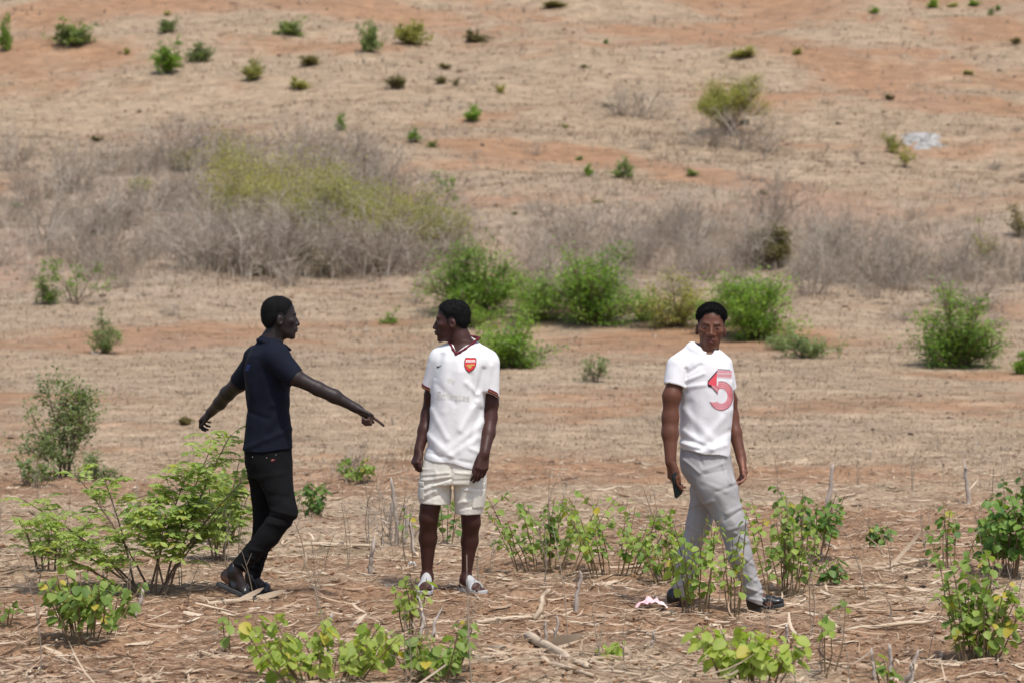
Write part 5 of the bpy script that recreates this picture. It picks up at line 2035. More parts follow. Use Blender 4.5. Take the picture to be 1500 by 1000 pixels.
def bushy(seed, w, h, mains, subs, per, size, mat, twig='bark', tmpl=SMALL, r0=.012, low=.14, spread=.05, fill=1., hollow=.35, flat=1., droop=.0):
    """bush grown as radiating limbs, side shoots and leaf clusters at their ends"""
    rng = np.random.default_rng(seed)
    polys, P_, D_, U_, S_, T_ = [], [], [], [], [], []
    for m_ in range(mains):
        az = 2 * math.pi * (m_ + rng.random()) / mains
        el = math.asin(rng.random()) / 1.5708
        rad = (hollow + (1 - hollow) * rng.random()) if fill else 1
        irr = .55 + .65 * rng.random()
        tip = np.array((math.cos(az) * w / 2 * math.cos(el * 1.45) * irr, math.sin(az) * w / 2 * math.cos(el * 1.45) * irr * flat, h * (low * .5 + (1 - low * .5) * math.sin(.12 + el * 1.45)) * (.55 + .5 * rng.random())))
        tip *= (.6 + .4 * rad)
        b = np.array((math.cos(az), math.sin(az), 0)) * .06 * w * rng.random()
        pts = bez(b, np.array((tip[0] * .35, tip[1] * .35, tip[2] * .65)), tip, 7)
        pts[1:-1] += rng.normal(0, .015 * h, (5, 3))
        polys.append((pts, np.linspace(r0, r0 * .3, 7)))
        clm = .2 + .6 * rng.random()
        for s in range(subs):
            t = low + (1 - low) * rng.random() ** .9
            f = min(t, .999) * 6
            i = int(f)
            p = pts[i] + (pts[i + 1] - pts[i]) * (f - i)
            d = norm(rng.normal(0, 1, 3) * (1, flat, .7) + norm(p + (0, 0, .1)) * .9 + (0, 0, .35 - droop))
            L = (.10 + .16 * rng.random()) * (w + h) / 2
            q = bez(p, p + d * L * .5 + (0, 0, .05 * L), p + d * L, 4)
            polys.append((q, np.linspace(r0 * .35, r0 * .12, 4)))
            if per:
                cl = np.clip(clm + rng.normal(0, .22), 0, 1)
                k = rng.poisson(per * rng.choice((.25, .8, 1.3)))
                tt = .25 + .8 * rng.random(k)
                c = p + d * (L * tt)[:, None] + rng.normal(0, spread * (w + h) / 2, (k, 3)) * (1, flat, .8)
                P_.append(c)
                D_.append(rng.normal(0, 1, (k, 3)) * (1, 1, .5) + d * .6)
                U_.append(np.array((0, -.15, 1.)) + rng.normal(0, .55, (k, 3)))
                S_.append(size * (.6 + .7 * rng.random(k)))
                T_.append(np.clip(cl + rng.normal(0, .14, k), 0, 1))
    V, Fq, ids = tubes(polys, 3)
    a = mk('branches', V, [Fq], M[twig], link=False, attrs={'tint': np.clip(np.repeat(.45, len(V)) + .25 * np.sin(ids * 12.9898), 0, 1)})
    if not per:
        return a, None
    Pq = np.concatenate(P_)
    z0 = Pq[:, 2] < .02
    Pq[z0, 2] = .02 + .05 * np.random.default_rng(seed + 1).random(z0.sum())
    LV, LF, lt = leaves(Pq, np.concatenate(D_), np.concatenate(U_), np.concatenate(S_), tmpl, np.concatenate(T_))
    return a, mk('foliage', LV, LF, M[mat], link=False, attrs={'tint': lt})


def dead_bush(seed, w, h, mains=26, subs=9, r0=.010, wispy=1., tone=(.40, .32)):
    """leafless bush: a tangle of fine grey twigs"""
    rng = np.random.default_rng(seed)
    polys, tint = [], []
    for m_ in range(mains):
        az = rng.random() * 2 * math.pi
        rr = rng.random() ** .6
        b = np.array((math.cos(az), math.sin(az), 0)) * .16 * w * rng.random()
        tip = np.array((math.cos(az) * rr * w * .5, math.sin(az) * rr * w * .5, h * (.35 + .65 * rng.random()) * (1.05 - .5 * rr * rr)))
        pts = bez(b, np.array((b[0] * .4 + tip[0] * .35, b[1] * .4 + tip[1] * .35, tip[2] * .7)), tip, 7)
        pts[1:] += rng.normal(0, .03 * h, (6, 3)) * wispy
        t0 = np.clip(rng.normal(*tone), 0, 1)
        polys.append((pts, np.linspace(r0, r0 * .25, 7)))
        tint.append(t0)
        for s in range(subs):
            t = .2 + .75 * rng.random()
            f = t * 6
            i = min(int(f), 5)
            p = pts[i] + (pts[i + 1] - pts[i]) * (f - i)
            d = norm(rng.normal(0, 1, 3) + norm(p) * .8 + (0, 0, .35))
            L = h * (.14 + .22 * rng.random())
            q = bez(p, p + d * L * .5 + rng.normal(0, .04 * h, 3), p + d * L + rng.normal(0, .05 * h, 3) * wispy, 5)
            polys.append((q, np.linspace(r0 * .45, r0 * .16, 5)))
            tint.append(np.clip(t0 + rng.normal(0, .15), 0, 1))
            for e in range(2):
                p3 = q[2 + e]
                d3 = norm(d + rng.normal(0, .8, 3))
                polys.append((np.stack([p3, p3 + d3 * L * .3, p3 + d3 * L * .55 + rng.normal(0, .02 * h, 3)]), np.array((r0 * .25, r0 * .18, r0 * .1))))
                tint.append(np.clip(t0 + rng.normal(0, .2), 0, 1))
    V, Fq, ids = tubes(polys, 3)
    return mk('dead_bush', V, [Fq], M['twig'], link=False, attrs={'tint': np.array(tint)[ids]})


def plant(name, meshes, loc, label, cat, group=None, rz=0., scale=(1, 1, 1), names=('stem', 'foliage')):
    e = empty(name, loc)
    tag(e, label, cat, group)
    for nm, me in zip(names, meshes):
        if me is not None:
            ob(nm, me, e)
    e.rotation_euler = (0, 0, rz)
    e.scale = scale
    return e


def dims(px, py, wpx, hpx, sink=.02, dy=0.):
    c = G(px, py)
    s = (c[1] - CAMY) / FPX
    c = c - np.array((0, 0, sink))
    return c, wpx * s, hpx * s


def at_depth(px, d, sink=.02):
    x = (px - 750) / FPX * d
    return np.array((x, CAMY + d, float(H(x, CAMY + d)) - sink))


def build_near_plants():
    BL = 'broad leaved weeds of the field'
    # (label, centre px, depth m, width px, height px, stems, leaves per stem, leaf m, material, extra)
    T = [
        ('light green broad leaved plant in the bottom left corner, in front of the feathery shrub', 128, 13.5, 175, 118, 20, 10, .062, 'broad', dict(sub=1)),
        ('wide bright leafy clump on the bottom edge, below the man in football shirt', 470, 12.0, 230, 112, 22, 9, .072, 'bright', dict(sub=1)),
        ('mid green leafy clump cut by the bottom edge, right of the bright wide one', 640, 12.2, 150, 92, 13, 8, .066, 'broad', dict(sub=1)),
        ('slim seedling hiding the foot of the man in shorts', 605, 14.0, 84, 112, 7, 8, .062, 'bright', {}),
        ('large broad leaved clump between the man in shorts and the man in grey trousers', 800, 17.6, 185, 126, 18, 10, .060, 'broad', dict(sub=1)),
        ('leafy clump touching the large one, left of the grey trousers', 900, 17.0, 175, 124, 17, 9, .056, 'broad', dict(sub=1)),
        ('low leafy clump just behind the grey trousers', 985, 16.6, 130, 110, 16, 10, .056, 'broad', dict(sub=1)),
        ('loose plant growing in front of the rear grey trouser leg', 1020, 14.75, 110, 165, 11, 10, .056, 'broad', dict(start=.25)),
        ('thin plant growing in front of the knee and shin of the front grey trouser leg', 1072, 14.7, 70, 175, 6, 8, .056, 'broad', dict(start=.35)),
        ('leafy plant right of the grey trousers with one yellow leaf', 1150, 15.9, 120, 160, 15, 10, .056, 'broad', dict(sub=1)),
        ('tall open plant behind the grey trousers at the right', 1180, 18.0, 130, 118, 11, 9, .066, 'broad_dark', dict(sub=1, start=.4)),
        ('bright clump of round leaves cut by the bottom edge, below the man in grey trousers', 1100, 11.9, 165, 102, 15, 8, .080, 'bright', dict(sub=1)),
        ('single bare stem with a few leaves at its top, in front of the black shoe', 1208, 12.4, 80, 128, 3, 5, .080, 'broad', dict(start=.82)),
        ('tall leafy plant at the right, standing in the bottom right corner', 1436, 12.9, 105, 165, 15, 12, .066, 'broad', dict(sub=1, start=.2)),
        ('dark green clump at the right edge, behind the tall leafy plant', 1476, 16.9, 100, 130, 16, 11, .070, 'broad_dark', dict(sub=2)),
        ('thin sapling with dark leaves left of the dark clump at the right edge', 1392, 17.6, 90, 120, 6, 10, .062, 'broad_dark', {}),
        ('leafy sprig reaching in at the right edge, above the dark clump', 1492, 21.5, 75, 78, 7, 9, .066, 'broad_dark', {}),
        ('small leafy weed beside the hip of the man in black jeans', 462, 22.2, 70, 66, 9, 8, .062, 'broad_dark', dict(sub=1)),
        ('low green weed behind the pointing hand, beside a dry twiggy bush', 516, 27.0, 60, 48, 10, 9, .06, 'broad', dict(sub=1)),
        ('green sprig seen between the bare legs of the man in shorts', 655, 19.5, 34, 84, 4, 7, .07, 'broad_dark', {}),
        ('small round weed on bare soil right of the grey trousers', 1282, 19.2, 46, 46, 8, 8, .056, 'broad_dark', {}),
        ('little dark weed near the path of the walking man, right of his shin', 1222, 16.2, 40, 48, 6, 7, .056, 'broad_dark', {}),
        ('tiny yellow green weed in the stubble below the large clump', 895, 13.1, 55, 34, 6, 6, .055, 'bright', {}),
        ('seedling with a yellow leaf by the snapped stalks at the bottom right', 1302, 11.9, 46, 70, 3, 4, .07, 'broad', {}),
        ('lone seedling with three leaves left of the bottom edge clump', 335, 13.2, 34, 62, 2, 3, .06, 'broad', {}),
        ('pair of low leaves at the left edge of the picture', 8, 14.4, 44, 42, 3, 4, .075, 'broad', {}),
        ('dark leafy weed behind the feathery shrub at the left', 205, 20.0, 60, 62, 9, 8, .06, 'broad_dark', dict(sub=1)),
        ('grey green weed at the foot of the many stemmed shrub', 50, 26.2, 80, 52, 12, 9, .06, 'sage', dict(sub=1)),
        ('mid green weed between the jeans and the feathery shrub', 335, 19.5, 95, 130, 14, 11, .055, 'broad', dict(sub=2)),
        ('small plant near the foot of the pointing man', 357, 13.6, 20, 26, 2, 4, .05, 'broad', {}),
    ]
    for i, (lab, px, d, w, h, st, per, sz, mat, kw) in enumerate(T):
        s = d / FPX
        kw = dict(kw)
        if d < 13:
            w, sz, st = w * 1.15, sz * .88, int(st * 1.3)
        ms = leafy('w', 100 + i, w * s, h * s, st, per, sz, mat, r0=.0045, **kw)
        plant('weed_plant', ms, at_depth(px, d), lab, 'plant', BL)
    # many stemmed shrubs with fine leaves on the left
    c = at_depth(232, 15.9)
    def tips(bx, by, dd, lst):
        q = dd / FPX
        return [((x - bx) * q, o, (by - y) * q) for x, y, o in lst]
    t1 = tips(228, 868, 15.9, [(334, 624, .0), (300, 650, .10), (352, 692, -.05), (268, 680, .12), (242, 738, -.12), (318, 740, .1), (196, 722, .1)])
    plant('feathery_shrub', feathery(11, .95, 1.0, 7, .064, leaflets=9, fr_per=21, start=.36, tips=t1), c, 'tall feathery leaved shrub with red brown stems in front of the man in navy', 'shrub')
    t2 = tips(205, 870, 16.0, [(108, 688, .0), (30, 728, .05), (150, 705, .12), (70, 800, -.1), (120, 780, -.15), (40, 770, .1)])
    plant('feathery_shrub', feathery(12, .95, .80, 6, .056, leaflets=9, fr_per=16, start=.36, tips=t2), at_depth(205, 16.0), 'feathery leaved shrub spreading to the left edge, beside the tallest one', 'shrub')
    t3 = tips(318, 826, 18.0, [(352, 668, 0), (300, 690, .1), (338, 720, -.1), (290, 740, .0), (356, 750, .1)])
    plant('feathery_shrub', feathery(13, .60, .74, 5, .056, 'feather', fr_per=16, start=.2, tips=t3), at_depth(318, 18.0), 'feathery leaved shrub half hidden behind the jeans of the man in navy', 'shrub')
    plant('feathery_shrub', feathery(14, .60, .38, 7, .05, 'feather', fr_per=9, depth=.8), at_depth(70, 17.2), 'low feathery leaved shrub at the left edge of the field', 'shrub')
    ms = bushy(21, 1.0, 1.22, 12, 17, 26, .042, 'sage', low=.4, spread=.045, r0=.011, tmpl=SMALL, hollow=.55)
    plant('slender_shrub', ms, at_depth(95, 27.4), 'many stemmed grey green shrub standing alone at the left', 'shrub', names=('branches', 'foliage'))
    ms = bushy(22, .46, .44, 6, 8, 16, .04, 'sage', low=.3, spread=.06, r0=.010)
    plant('slender_shrub', ms, at_depth(140, 26.8), 'small grey green shrub at the right foot of the many stemmed one', 'shrub', names=('branches', 'foliage'))
    # dry twiggy bush and standing twigs behind the pointing hand
    o = ob('dead_bush', dead_bush(31, .55, .42, 22, 6, .0045))
    o.location = Vector(at_depth(515, 27.8))
    tag(o, 'small dry twiggy bush on the edge of the stubble behind the pointing hand', 'bush')
    o = ob('dead_bush', dead_bush(32, .70, .62, 12, 5, .0055, 1.4))
    o.location = Vector(at_depth(580, 19.0))
    tag(o, 'dry branching weed left of the man in shorts', 'bush')
    ms = leafy('w', 160, .13, .62, 2, 5, .05, 'broad', start=.5, r0=.0035)
    plant('weed_plant', ms, at_depth(604, 17.2), 'tall thin sprig with few leaves beside the elbow of the man in shorts', 'plant', BL)


def build_stalks(rng):
    """broken maize stalks: lying and standing"""
    def stalk(seed, L, r, stump=False):
        g = np.random.default_rng(seed)
        n = 14
        z = np.linspace(0, L, n)
        pts = np.stack([np.cumsum(g.normal(0, .004, n)), np.cumsum(g.normal(0, .004, n)), z], 1)
        rad = r * (1 - .35 * z / L) * (1 + .12 * (np.arange(n) % 4 == 0))
        V, Fq, _ = tubes([(pts, rad)], 8)
        V[-8:, 2] += g.normal(0, r * (1.6 if stump else .7), 8)
        V[:8, 2] += g.normal(0, r * .5, 8)
        top = np.array([(n - 1) * 8 + k for k in range(8)])
        caps = np.array([[top[0], top[k], top[k + 1]] for k in range(1, 7)] + [[0, k + 1, k] for k in range(1, 7)])
        a = mk('maize_stalk', V, [Fq, caps], M['stalkgrey'] if stump else M['stalk'], link=False)
        bl = []
        for q in range(2):
            p0 = pts[3 + q * 5]
            d = norm(np.array((g.normal(), g.normal(), .5)))
            e = p0 + d * L * .25 + (0, 0, -.03)
            k = bez(p0, p0 + d * L * .15 + (0, 0, .03), e, 5)
            sd = norm(np.cross(d, (0, 0, 1))) * r * .9
            w_ = np.array((.6, 1, 1, .8, .1))[:, None]
            bl.append(mk('dry_leaf', np.concatenate([k - sd * w_, k + sd * w_]), [np.array([(i, i + 1, i + 6, i + 5) for i in range(4)])], M['litter'], link=False, attrs={'tint': np.full(10, .75)}))
        return [a] + bl

    def lay(ms, p0, p1, lift=.01):
        """turn a +Z stalk so that it runs from p0 to p1"""
        o = ob('maize_stalk', ms[0])
        for q in ms[1:]:
            ob('dry_leaf', q, o)
        p0, p1 = Vector(p0), Vector(p1)
        o.location = p0 + Vector((0, 0, lift))
        o.rotation_mode = 'QUATERNION'
        o.rotation_quaternion = (p1 - p0).to_track_quat('Z', 'Y')
        return o
    hero = [((776, 936), (868, 980), 7, 'thick pale stalk lying aslant near the bottom edge below the large leafy clump'),
            ((700, 913), (795, 905), 4, 'straight pale stalk lying level in front of the leafy clump'),
            ((782, 908), (806, 866), 4.5, 'short pale stalk propped up beside the level one'),
            ((795, 968), (872, 990), 4, 'thin stalk lying under the thick one by the bottom edge'),
            ((380, 838), (480, 842), 3.5, 'long level stalk on the soil behind the sandals'),
            ((330, 884), (408, 872), 4, 'bent stalk lying under the sandals of the man in navy'),
            ((434, 800), (545, 804), 3.5, 'long level stalk left of the man in shorts'),
            ((1280, 836), (1380, 823), 3, 'crooked white stalk on the red soil at the right'),
            ((1205, 861), (1340, 860), 3, 'long thin level stalk right of the black shoe'),
            ((1200, 925), (1360, 918), 4, 'long pale stalk lying behind the snapped stalks'),
            ((1210, 905), (1236, 930), 4, 'short pale stick slanting beside the bare stem'),
            ((1190, 780), (1222, 806), 3, 'grey stick slanting on bare soil right of the trousers'),
            ((905, 966), (1000, 975), 3.5, 'pale stalk lying near the bottom edge left of the bright clump'),
            ((60, 830), (160, 818), 3.5, 'grey stalk lying under the shrubs at the left edge'),
            ((40, 905), (120, 898), 4, 'pale stalk lying left of the broad leaved plant'),
            ((560, 842), (660, 846), 3, 'thin level stalk behind the seedling and the bare legs'),
            ((1390, 890), (1480, 872), 3.5, 'stalk lying beneath the plants at the right edge')]
    for i, (a, b, rpx, lab) in enumerate(hero):
        p0, p1 = G(*a), G(*b)
        if lab.startswith('short pale stalk propped'):
            p1 = P(806, 866, p0[1] - CAMY + .05)
        s = (p0[1] - CAMY) / FPX
        o = lay(stalk(300 + i, float(np.linalg.norm(p1 - p0)), rpx * s), p0, p1, rpx * s * .6)
        tag(o, lab, 'dry stalk', 'broken stalks lying on the field')
    stumps = [(1303, 12.05, 88, 8, 'thick snapped stalk, tallest of the cluster at the bottom right'), (1318, 12.0, 70, 7, 'leaning snapped stalk in the cluster at the bottom right'), (1285, 12.3, 52, 6, 'short snapped stalk left of the tallest at the bottom right'),
              (1338, 11.9, 56, 6, 'grey snapped stalk right of the cluster at the bottom right'), (480, 13.7, 54, 8, 'split grey stump above the bright wide clump'), (616, 13.6, 84, 6, 'tall snapped stalk behind the slim seedling'),
              (634, 13.5, 60, 6, 'leaning snapped stalk right of the slim seedling'), (846, 15.1, 60, 5, 'upright stub at the foot of the large leafy clump'), (800, 13.3, 56, 6, 'grey stub behind the thick lying stalk'),
              (812, 13.3, 66, 5, 'thinner grey stub behind the thick lying stalk'), (540, 16.9, 52, 5, 'upright stub left of the bare legs'), (582, 19.6, 100, 4.5, 'tall standing dead stalk left of the man in shorts'),
              (574, 19.9, 76, 4, 'dead stalk touching the tallest one left of the man in shorts'), (594, 19.2, 66, 4, 'short dead stalk nearest the hand of the man in shorts'), (606, 18.6, 62, 4, 'dead stalk beside the hem of the cream shorts'),
              (1212, 23.0, 74, 5, 'standing dead stalk alone on the far edge of the field at the right'), (1420, 24.0, 60, 5, 'bushy topped dead stalk far back at the right'), (950, 13.4, 34, 5, 'low stub in the straw left of the pink paper'),
              (200, 14.6, 44, 6, 'dark stub behind the broad leaved plant at the left'), (1150, 13.4, 40, 5, 'low stub between the black shoe and the bright clump')]
    for i, (px, d, h, r, lab) in enumerate(stumps):
        s = d / FPX
        p0 = at_depth(px, d, .02)
        if d < 14.5:
            h, r = h * .8, r * .68
        p1 = p0 + np.array((rng.normal(0, .12) * h * s, rng.normal(0, .1) * h * s, h * s))
        if 'leaning' in lab:
            p1[0] += .35 * h * s
        o = lay(stalk(400 + i, float(np.linalg.norm(p1 - p0)), r * s * .75, True), p0, p1, 0)
        tag(o, lab, 'dry stalk', 'snapped stalks standing in the field')
    # plain repeats
    kinds = [stalk(500 + k, (.28, .4, .22, .5)[k], (.007, .009, .006, .008)[k]) for k in range(4)]
    for i in range(130):
        d = 11 * (28 / 11) ** rng.random()
        x = (rng.random() - .5) * .40 * d
        ms = kinds[i % 4]
        L = (.28, .4, .22, .5)[i % 4]
        az = rng.normal(0, .6) + (math.pi if rng.random() < .5 else 0)
        p0 = np.array((x, CAMY + d, 0))
        p1 = p0 + L * np.array((math.cos(az), math.sin(az), 0))
        for q in (p0, p1):
            q[2] = float(H(q[0], q[1]))
        o = lay(ms, p0, p1, .008)
        tag(o, 'thin pale broken stalk lying loose in the straw of the field', 'dry stalk', 'loose thin stalks in the straw')
    ups = []
    for k in range(4):
        g = np.random.default_rng(600 + k)
        polys = []
        for q in range(1 if k < 2 else 2):
            h = (.34, .5, .42, .28)[k]
            b = np.array((g.normal(0, .01), g.normal(0, .01), 0))
            pts = bez(b, b + (g.normal(0, .03), g.normal(0, .03), h * .5), b + (g.normal(0, .07), g.normal(0, .07), h), 8)
            polys.append((pts, np.linspace(.0032, .0014, 8)))
            for e in range(3):
                i = g.integers(3, 7)
                dv = norm(np.array((g.normal(), g.normal(), .8))) * h * .2
                polys.append((np.stack([pts[i], pts[i] + dv * .5, pts[i] + dv]), np.array((.0016, .0013, .0008))))
        V, Fq, ids = tubes(polys, 4)
        ups.append(mk('dead_weed', V, [Fq], M['twig'], link=False, attrs={'tint': np.full(len(V), (.1, .3, .2, .45)[k])}))
    for i in range(110):
        d = 11.2 * (28 / 11.2) ** (rng.random() ** .8)
        x = (rng.random() - .5) * .39 * d
        o = ob('dead_weed', ups[i % 4])
        o.location = (x, CAMY + d, float(H(x, CAMY + d)) - .01)
        o.rotation_euler = (0, 0, rng.random() * 6.28)
        k = .6 + .7 * rng.random()
        o.scale = (k, k, k)
        tag(o, 'thin upright dead weed stem standing in the stubble', 'dead weed', 'dead weed stems in the stubble')


def build_litter_things():
    # crumpled pink paper, white scrap
    rng = np.random.default_rng(77)
    for (px, py, wpx, hpx, nm, lab, colr) in ((955, 884, 44, 18, 'paper_scrap', 'crumpled pink and white paper lying behind the shoe of the walking man', (.80, .55, .56)),
                                              (604, 826, 12, 12, 'plastic_scrap', 'tiny white plastic scrap left of the bare shin', (.75, .78, .80)),
                                              (392, 770, 8, 20, 'plastic_scrap', 'white scrap caught behind the feathery shrub', (.78, .78, .74))):
        c = G(px, py + hpx * .4)
        s = (c[1] - CAMY) / FPX
        n = 16
        u, v = np.meshgrid(np.linspace(-.5, .5, n), np.linspace(-.5, .5, n), indexing='ij')
        X = u * wpx * s * (1 + .2 * pnoise(v * 3, u * 3, 3.))
        Y = v * wpx * s * .7
        Z = hpx * s * (.45 + .7 * np.abs(pnoise(u * 3.4 + px, v * 3.4, 1.)) + .25 * pnoise(u * 8, v * 8 + px, 2.)) * (1 - .8 * (np.abs(u) * 2) ** 3) + .003
        V = np.stack([X, Y, Z], -1).reshape(-1, 3)
        i = np.arange(n - 1)[:, None] * n + np.arange(n - 1)[None]
        Q = np.stack([i, i + n, i + n + 1, i + 1], -1).reshape(-1, 4)
        m = simple_mat(nm + '_surface', tuple(x * .85 for x in colr) if nm != 'paper_scrap' else (.78, .36, .42), (.80, .74, .74) if nm == 'paper_scrap' else colr, 14, .7)
        o = mk(nm, V, [Q], m, smooth=False)
        o.location = Vector(c)
        tag(o, lab, 'litter')
    # pale rock showing through the slope at the upper right
    c = G(1350, 204)
    s = (c[1] - CAMY) / FPX
    n = 40
    t, r = np.meshgrid(np.linspace(0, 2 * math.pi, n, endpoint=False), np.linspace(0, 1, 14), indexing='ij')
    rr = r * (1 + .25 * pnoise(np.cos(t) * 2, np.sin(t) * 2, 4.4))
    rr = rr * (1 + .35 * pnoise(np.cos(t) * 4.5, np.sin(t) * 4.5, 7.7) * r)
    X, Y = 34 * s * rr * np.cos(t), 1.5 * rr * np.sin(t)
    Zg = H(c[0] + X, c[1] + Y) - c[2]
    Z = Zg + .10 * (1 - r ** 2) + .10 * pnoise(X * 2.2, Y * 2.2, 3.) * (1 - r ** 4) - .05 * r
    V = np.stack([X, Y, Z], -1).reshape(-1, 3)
    i = np.arange(n)[:, None] * 14 + np.arange(13)[None]
    j = ((np.arange(n) + 1) % n)[:, None] * 14 + np.arange(13)[None]
    Q = np.stack([i, j, j + 1, i + 1], -1).reshape(-1, 4)[:, ::-1]
    o = mk('rock_outcrop', V, [Q], simple_mat('pale_rock', (.15, .14, .125), (.44, .425, .40), 4.5, .85, .8, .05))
    o.location = Vector(c)
    tag(o, 'flat pale grey rock outcrop on the upper right slope', 'rock')


def build_hill_plants():
    HG = 'shrubs scattered over the hillside'
    nm = ('branches', 'foliage')
    # (label, px, base py, width px, height px, maker kwargs)
    big = [
        ('tall bright green bush behind the man in the white football shirt, at the thicket edge', 695, 462, 150, 128, 'hill', dict(mains=26, subs=17, per=26, size=.07)),
        ('dense low green bush directly behind the shoulder of the man in football shirt', 748, 540, 120, 88, 'hill', dict(mains=18, subs=14, per=26, size=.06)),
        ('rounded green bush in the middle of the slope between the two men in white', 868, 474, 158, 126, 'hill', dict(mains=28, subs=16, per=26, size=.07)),
        ('sparse yellowish green bush left of the head of the walking man', 992, 478, 108, 80, 'yellow', dict(mains=16, subs=13, per=20, size=.06)),
        ('green bush behind the head of the walking man', 1100, 498, 146, 112, 'hill', dict(mains=26, subs=16, per=25, size=.065)),
        ('wide loose green bush at the right of the slope', 1402, 538, 150, 118, 'hill', dict(mains=28, subs=15, per=24, size=.06)),
        ('low dark green shrub right of the shoulder of the walking man', 1178, 524, 96, 40, 'sage', dict(mains=14, subs=9, per=16, size=.055)),
        ('thin wispy green shrub on open ground between the two men in white', 872, 558, 66, 56, 'sage', dict(mains=8, subs=6, per=10, size=.055)),
        ('dark olive bush among the dead grass above the walking man', 1130, 392, 78, 76, 'olive', dict(mains=20, subs=14, per=26, size=.08)),
        ('dark sage shrub on bare ground above the man in navy', 154, 518, 52, 66, 'sage', dict(mains=14, subs=10, per=16, size=.045)),
        ('green tuft left of the pair of leafy clumps at the left edge', 66, 446, 50, 66, 'hill', dict(mains=7, subs=7, per=18, size=.065)),
        ('green tufted shrub on a bare crooked stem, right of the left edge tuft', 112, 446, 92, 70, 'hill', dict(mains=6, subs=6, per=22, size=.065, low=.75)),
        ('yellow green topped bush standing over a skirt of grey twigs', 1068, 196, 98, 90, 'lime', dict(mains=24, subs=14, per=34, size=.075, low=.66)),
        ('small green shrub cut by the right edge of the picture', 1497, 548, 26, 44, 'hill', dict(mains=8, subs=8, per=14, size=.06)),
        ('brownish olive shrub at the right edge of the slope', 1494, 346, 50, 58, 'olive', dict(mains=10, subs=9, per=14, size=.07)),
        ('leafy green sprig rising from the right end of the thicket', 655, 306, 44, 60, 'hill', dict(mains=6, subs=6, per=14, size=.08, low=.5)),
        ('yellow green shrub left of the pale rock', 1306, 224, 40, 30, 'yellow', dict(mains=8, subs=8, per=14, size=.08)),
        ('pale green shrub below the pale rock', 1326, 246, 36, 40, 'yellow', dict(mains=7, subs=6, per=9, size=.07)),
        ('pale yellow green shrub among the grey twigs at the right', 1440, 384, 52, 62, 'yellow', dict(mains=8, subs=7, per=8, size=.07)),
        ('low green bush filling the gap right of the tall bright one', 786, 470, 110, 84, 'hill', dict(mains=18, subs=13, per=18, size=.06)),
        ('low straggling green bush at the right foot of the rounded one', 945, 470, 70, 50, 'hill', dict(mains=10, subs=9, per=14, size=.055)),
        ('low green bush joined to the left of the one behind the walking man', 1045, 488, 80, 66, 'hill', dict(mains=12, subs=10, per=16, size=.06)),
        ('trailing dark green growth at the right foot of the bush behind the walking man', 1150, 512, 70, 40, 'sage', dict(mains=10, subs=9, per=14, size=.055)),
        ('low green growth at the foot of the tall bright bush', 690, 478, 110, 46, 'hill', dict(mains=12, subs=10, per=14, size=.055)),
        ('small weed behind the shoulder of the man in navy', 570, 474, 46, 24, 'hill', dict(mains=8, subs=6, per=9, size=.05)),
    ]
    for i, (lab, px, py, w, h, mat, kw) in enumerate(big):
        c, W, Hh = dims(px, py, w * (1.14 if w > 90 else 1.05), h, .03)
        kw = dict(kw)
        ms = bushy(700 + i, W, Hh * 1.05, mat=mat, r0=.006 * (W + Hh) + .002, **kw)
        plant('hill_shrub', ms, c, lab, 'shrub', HG, names=nm)
    # yellow green leafy crowns that top the thicket
    for i, (lab, px, py, w, h, mat) in enumerate((('broad yellow green bush crowning the thicket', 375, 336, 215, 128, 'yellow'), ('yellow green bush right of the thicket crown', 500, 360, 200, 112, 'yellow'),
                                                  ('thin yellow green bush at the right end of the thicket', 612, 374, 160, 102, 'yellow'), ('dark olive bush at the foot of the thicket', 455, 407, 80, 62, 'olive'),
                                                  ('small yellow green bush left of the thicket crown', 270, 250, 44, 46, 'yellow'), ('orange tinged dry bush at the upper edge of the thicket', 456, 236, 70, 30, 'orange'),
                                                  ('faint yellow green bush low in the left of the thicket', 205, 284, 36, 34, 'yellow'))):
        c, W, Hh = dims(px, py, w, h, .05)
        bigc = w > 100
        ms = bushy(760 + i, W, Hh * (1.1 if bigc else 1), 34 if bigc else 16, 17 if bigc else 9, 20 if bigc else 8, .072, mat, twig='twig', spread=.075, r0=.012, low=.5)
        plant('thicket_shrub', ms, c, lab, 'shrub', 'leafy bushes of the thicket', names=nm)
    # dead grey thicket
    var = [dead_bush(800 + k, 3.3, 1.9, 34, 9, .0135) for k in range(5)]
    low = [dead_bush(820 + k, 1.5, .75, 26, 7, .007) for k in range(4)]
    rng = np.random.default_rng(5)

    def put(mesh, px, py, k, lab, grp):
        c = G(px, py)
        o = ob('dead_bush', mesh)
        o.location = Vector(c - np.array((0, 0, .03)))
        o.rotation_euler = (0, 0, rng.random() * 6.28)
        o.scale = (k * (.9 + .3 * rng.random()), k * (.9 + .3 * rng.random()), k * (.85 + .3 * rng.random()))
        tag(o, lab, 'bush', grp)
    L1 = 'leafless grey twiggy bush tangled into the broad thicket on the left slope'
    pts = [(60, 300), (110, 280), (160, 262), (210, 256), (260, 250), (310, 246), (350, 250), (70, 350), (120, 340), (170, 330), (225, 310), (285, 300), (330, 320), (100, 385), (150, 392), (200, 380), (250, 370),
           (290, 388), (330, 395), (370, 400), (410, 402), (450, 408), (490, 404), (530, 398), (570, 398), (610, 400), (640, 392), (340, 355), (400, 350), (440, 360), (490, 352), (545, 350), (590, 345), (420, 300),
           (470, 290), (520, 300), (560, 310), (400, 258), (450, 250), (500, 255), (540, 268), (20, 260), (30, 330), (640, 350), (665, 372)]
    for i, (px, py) in enumerate(pts):
        put(var[i % 5], px + rng.normal(0, 8), py + rng.normal(0, 4), (.70 + .35 * rng.random()) * (1 if 250 < px < 600 else .72), L1, 'dead bushes of the thicket')
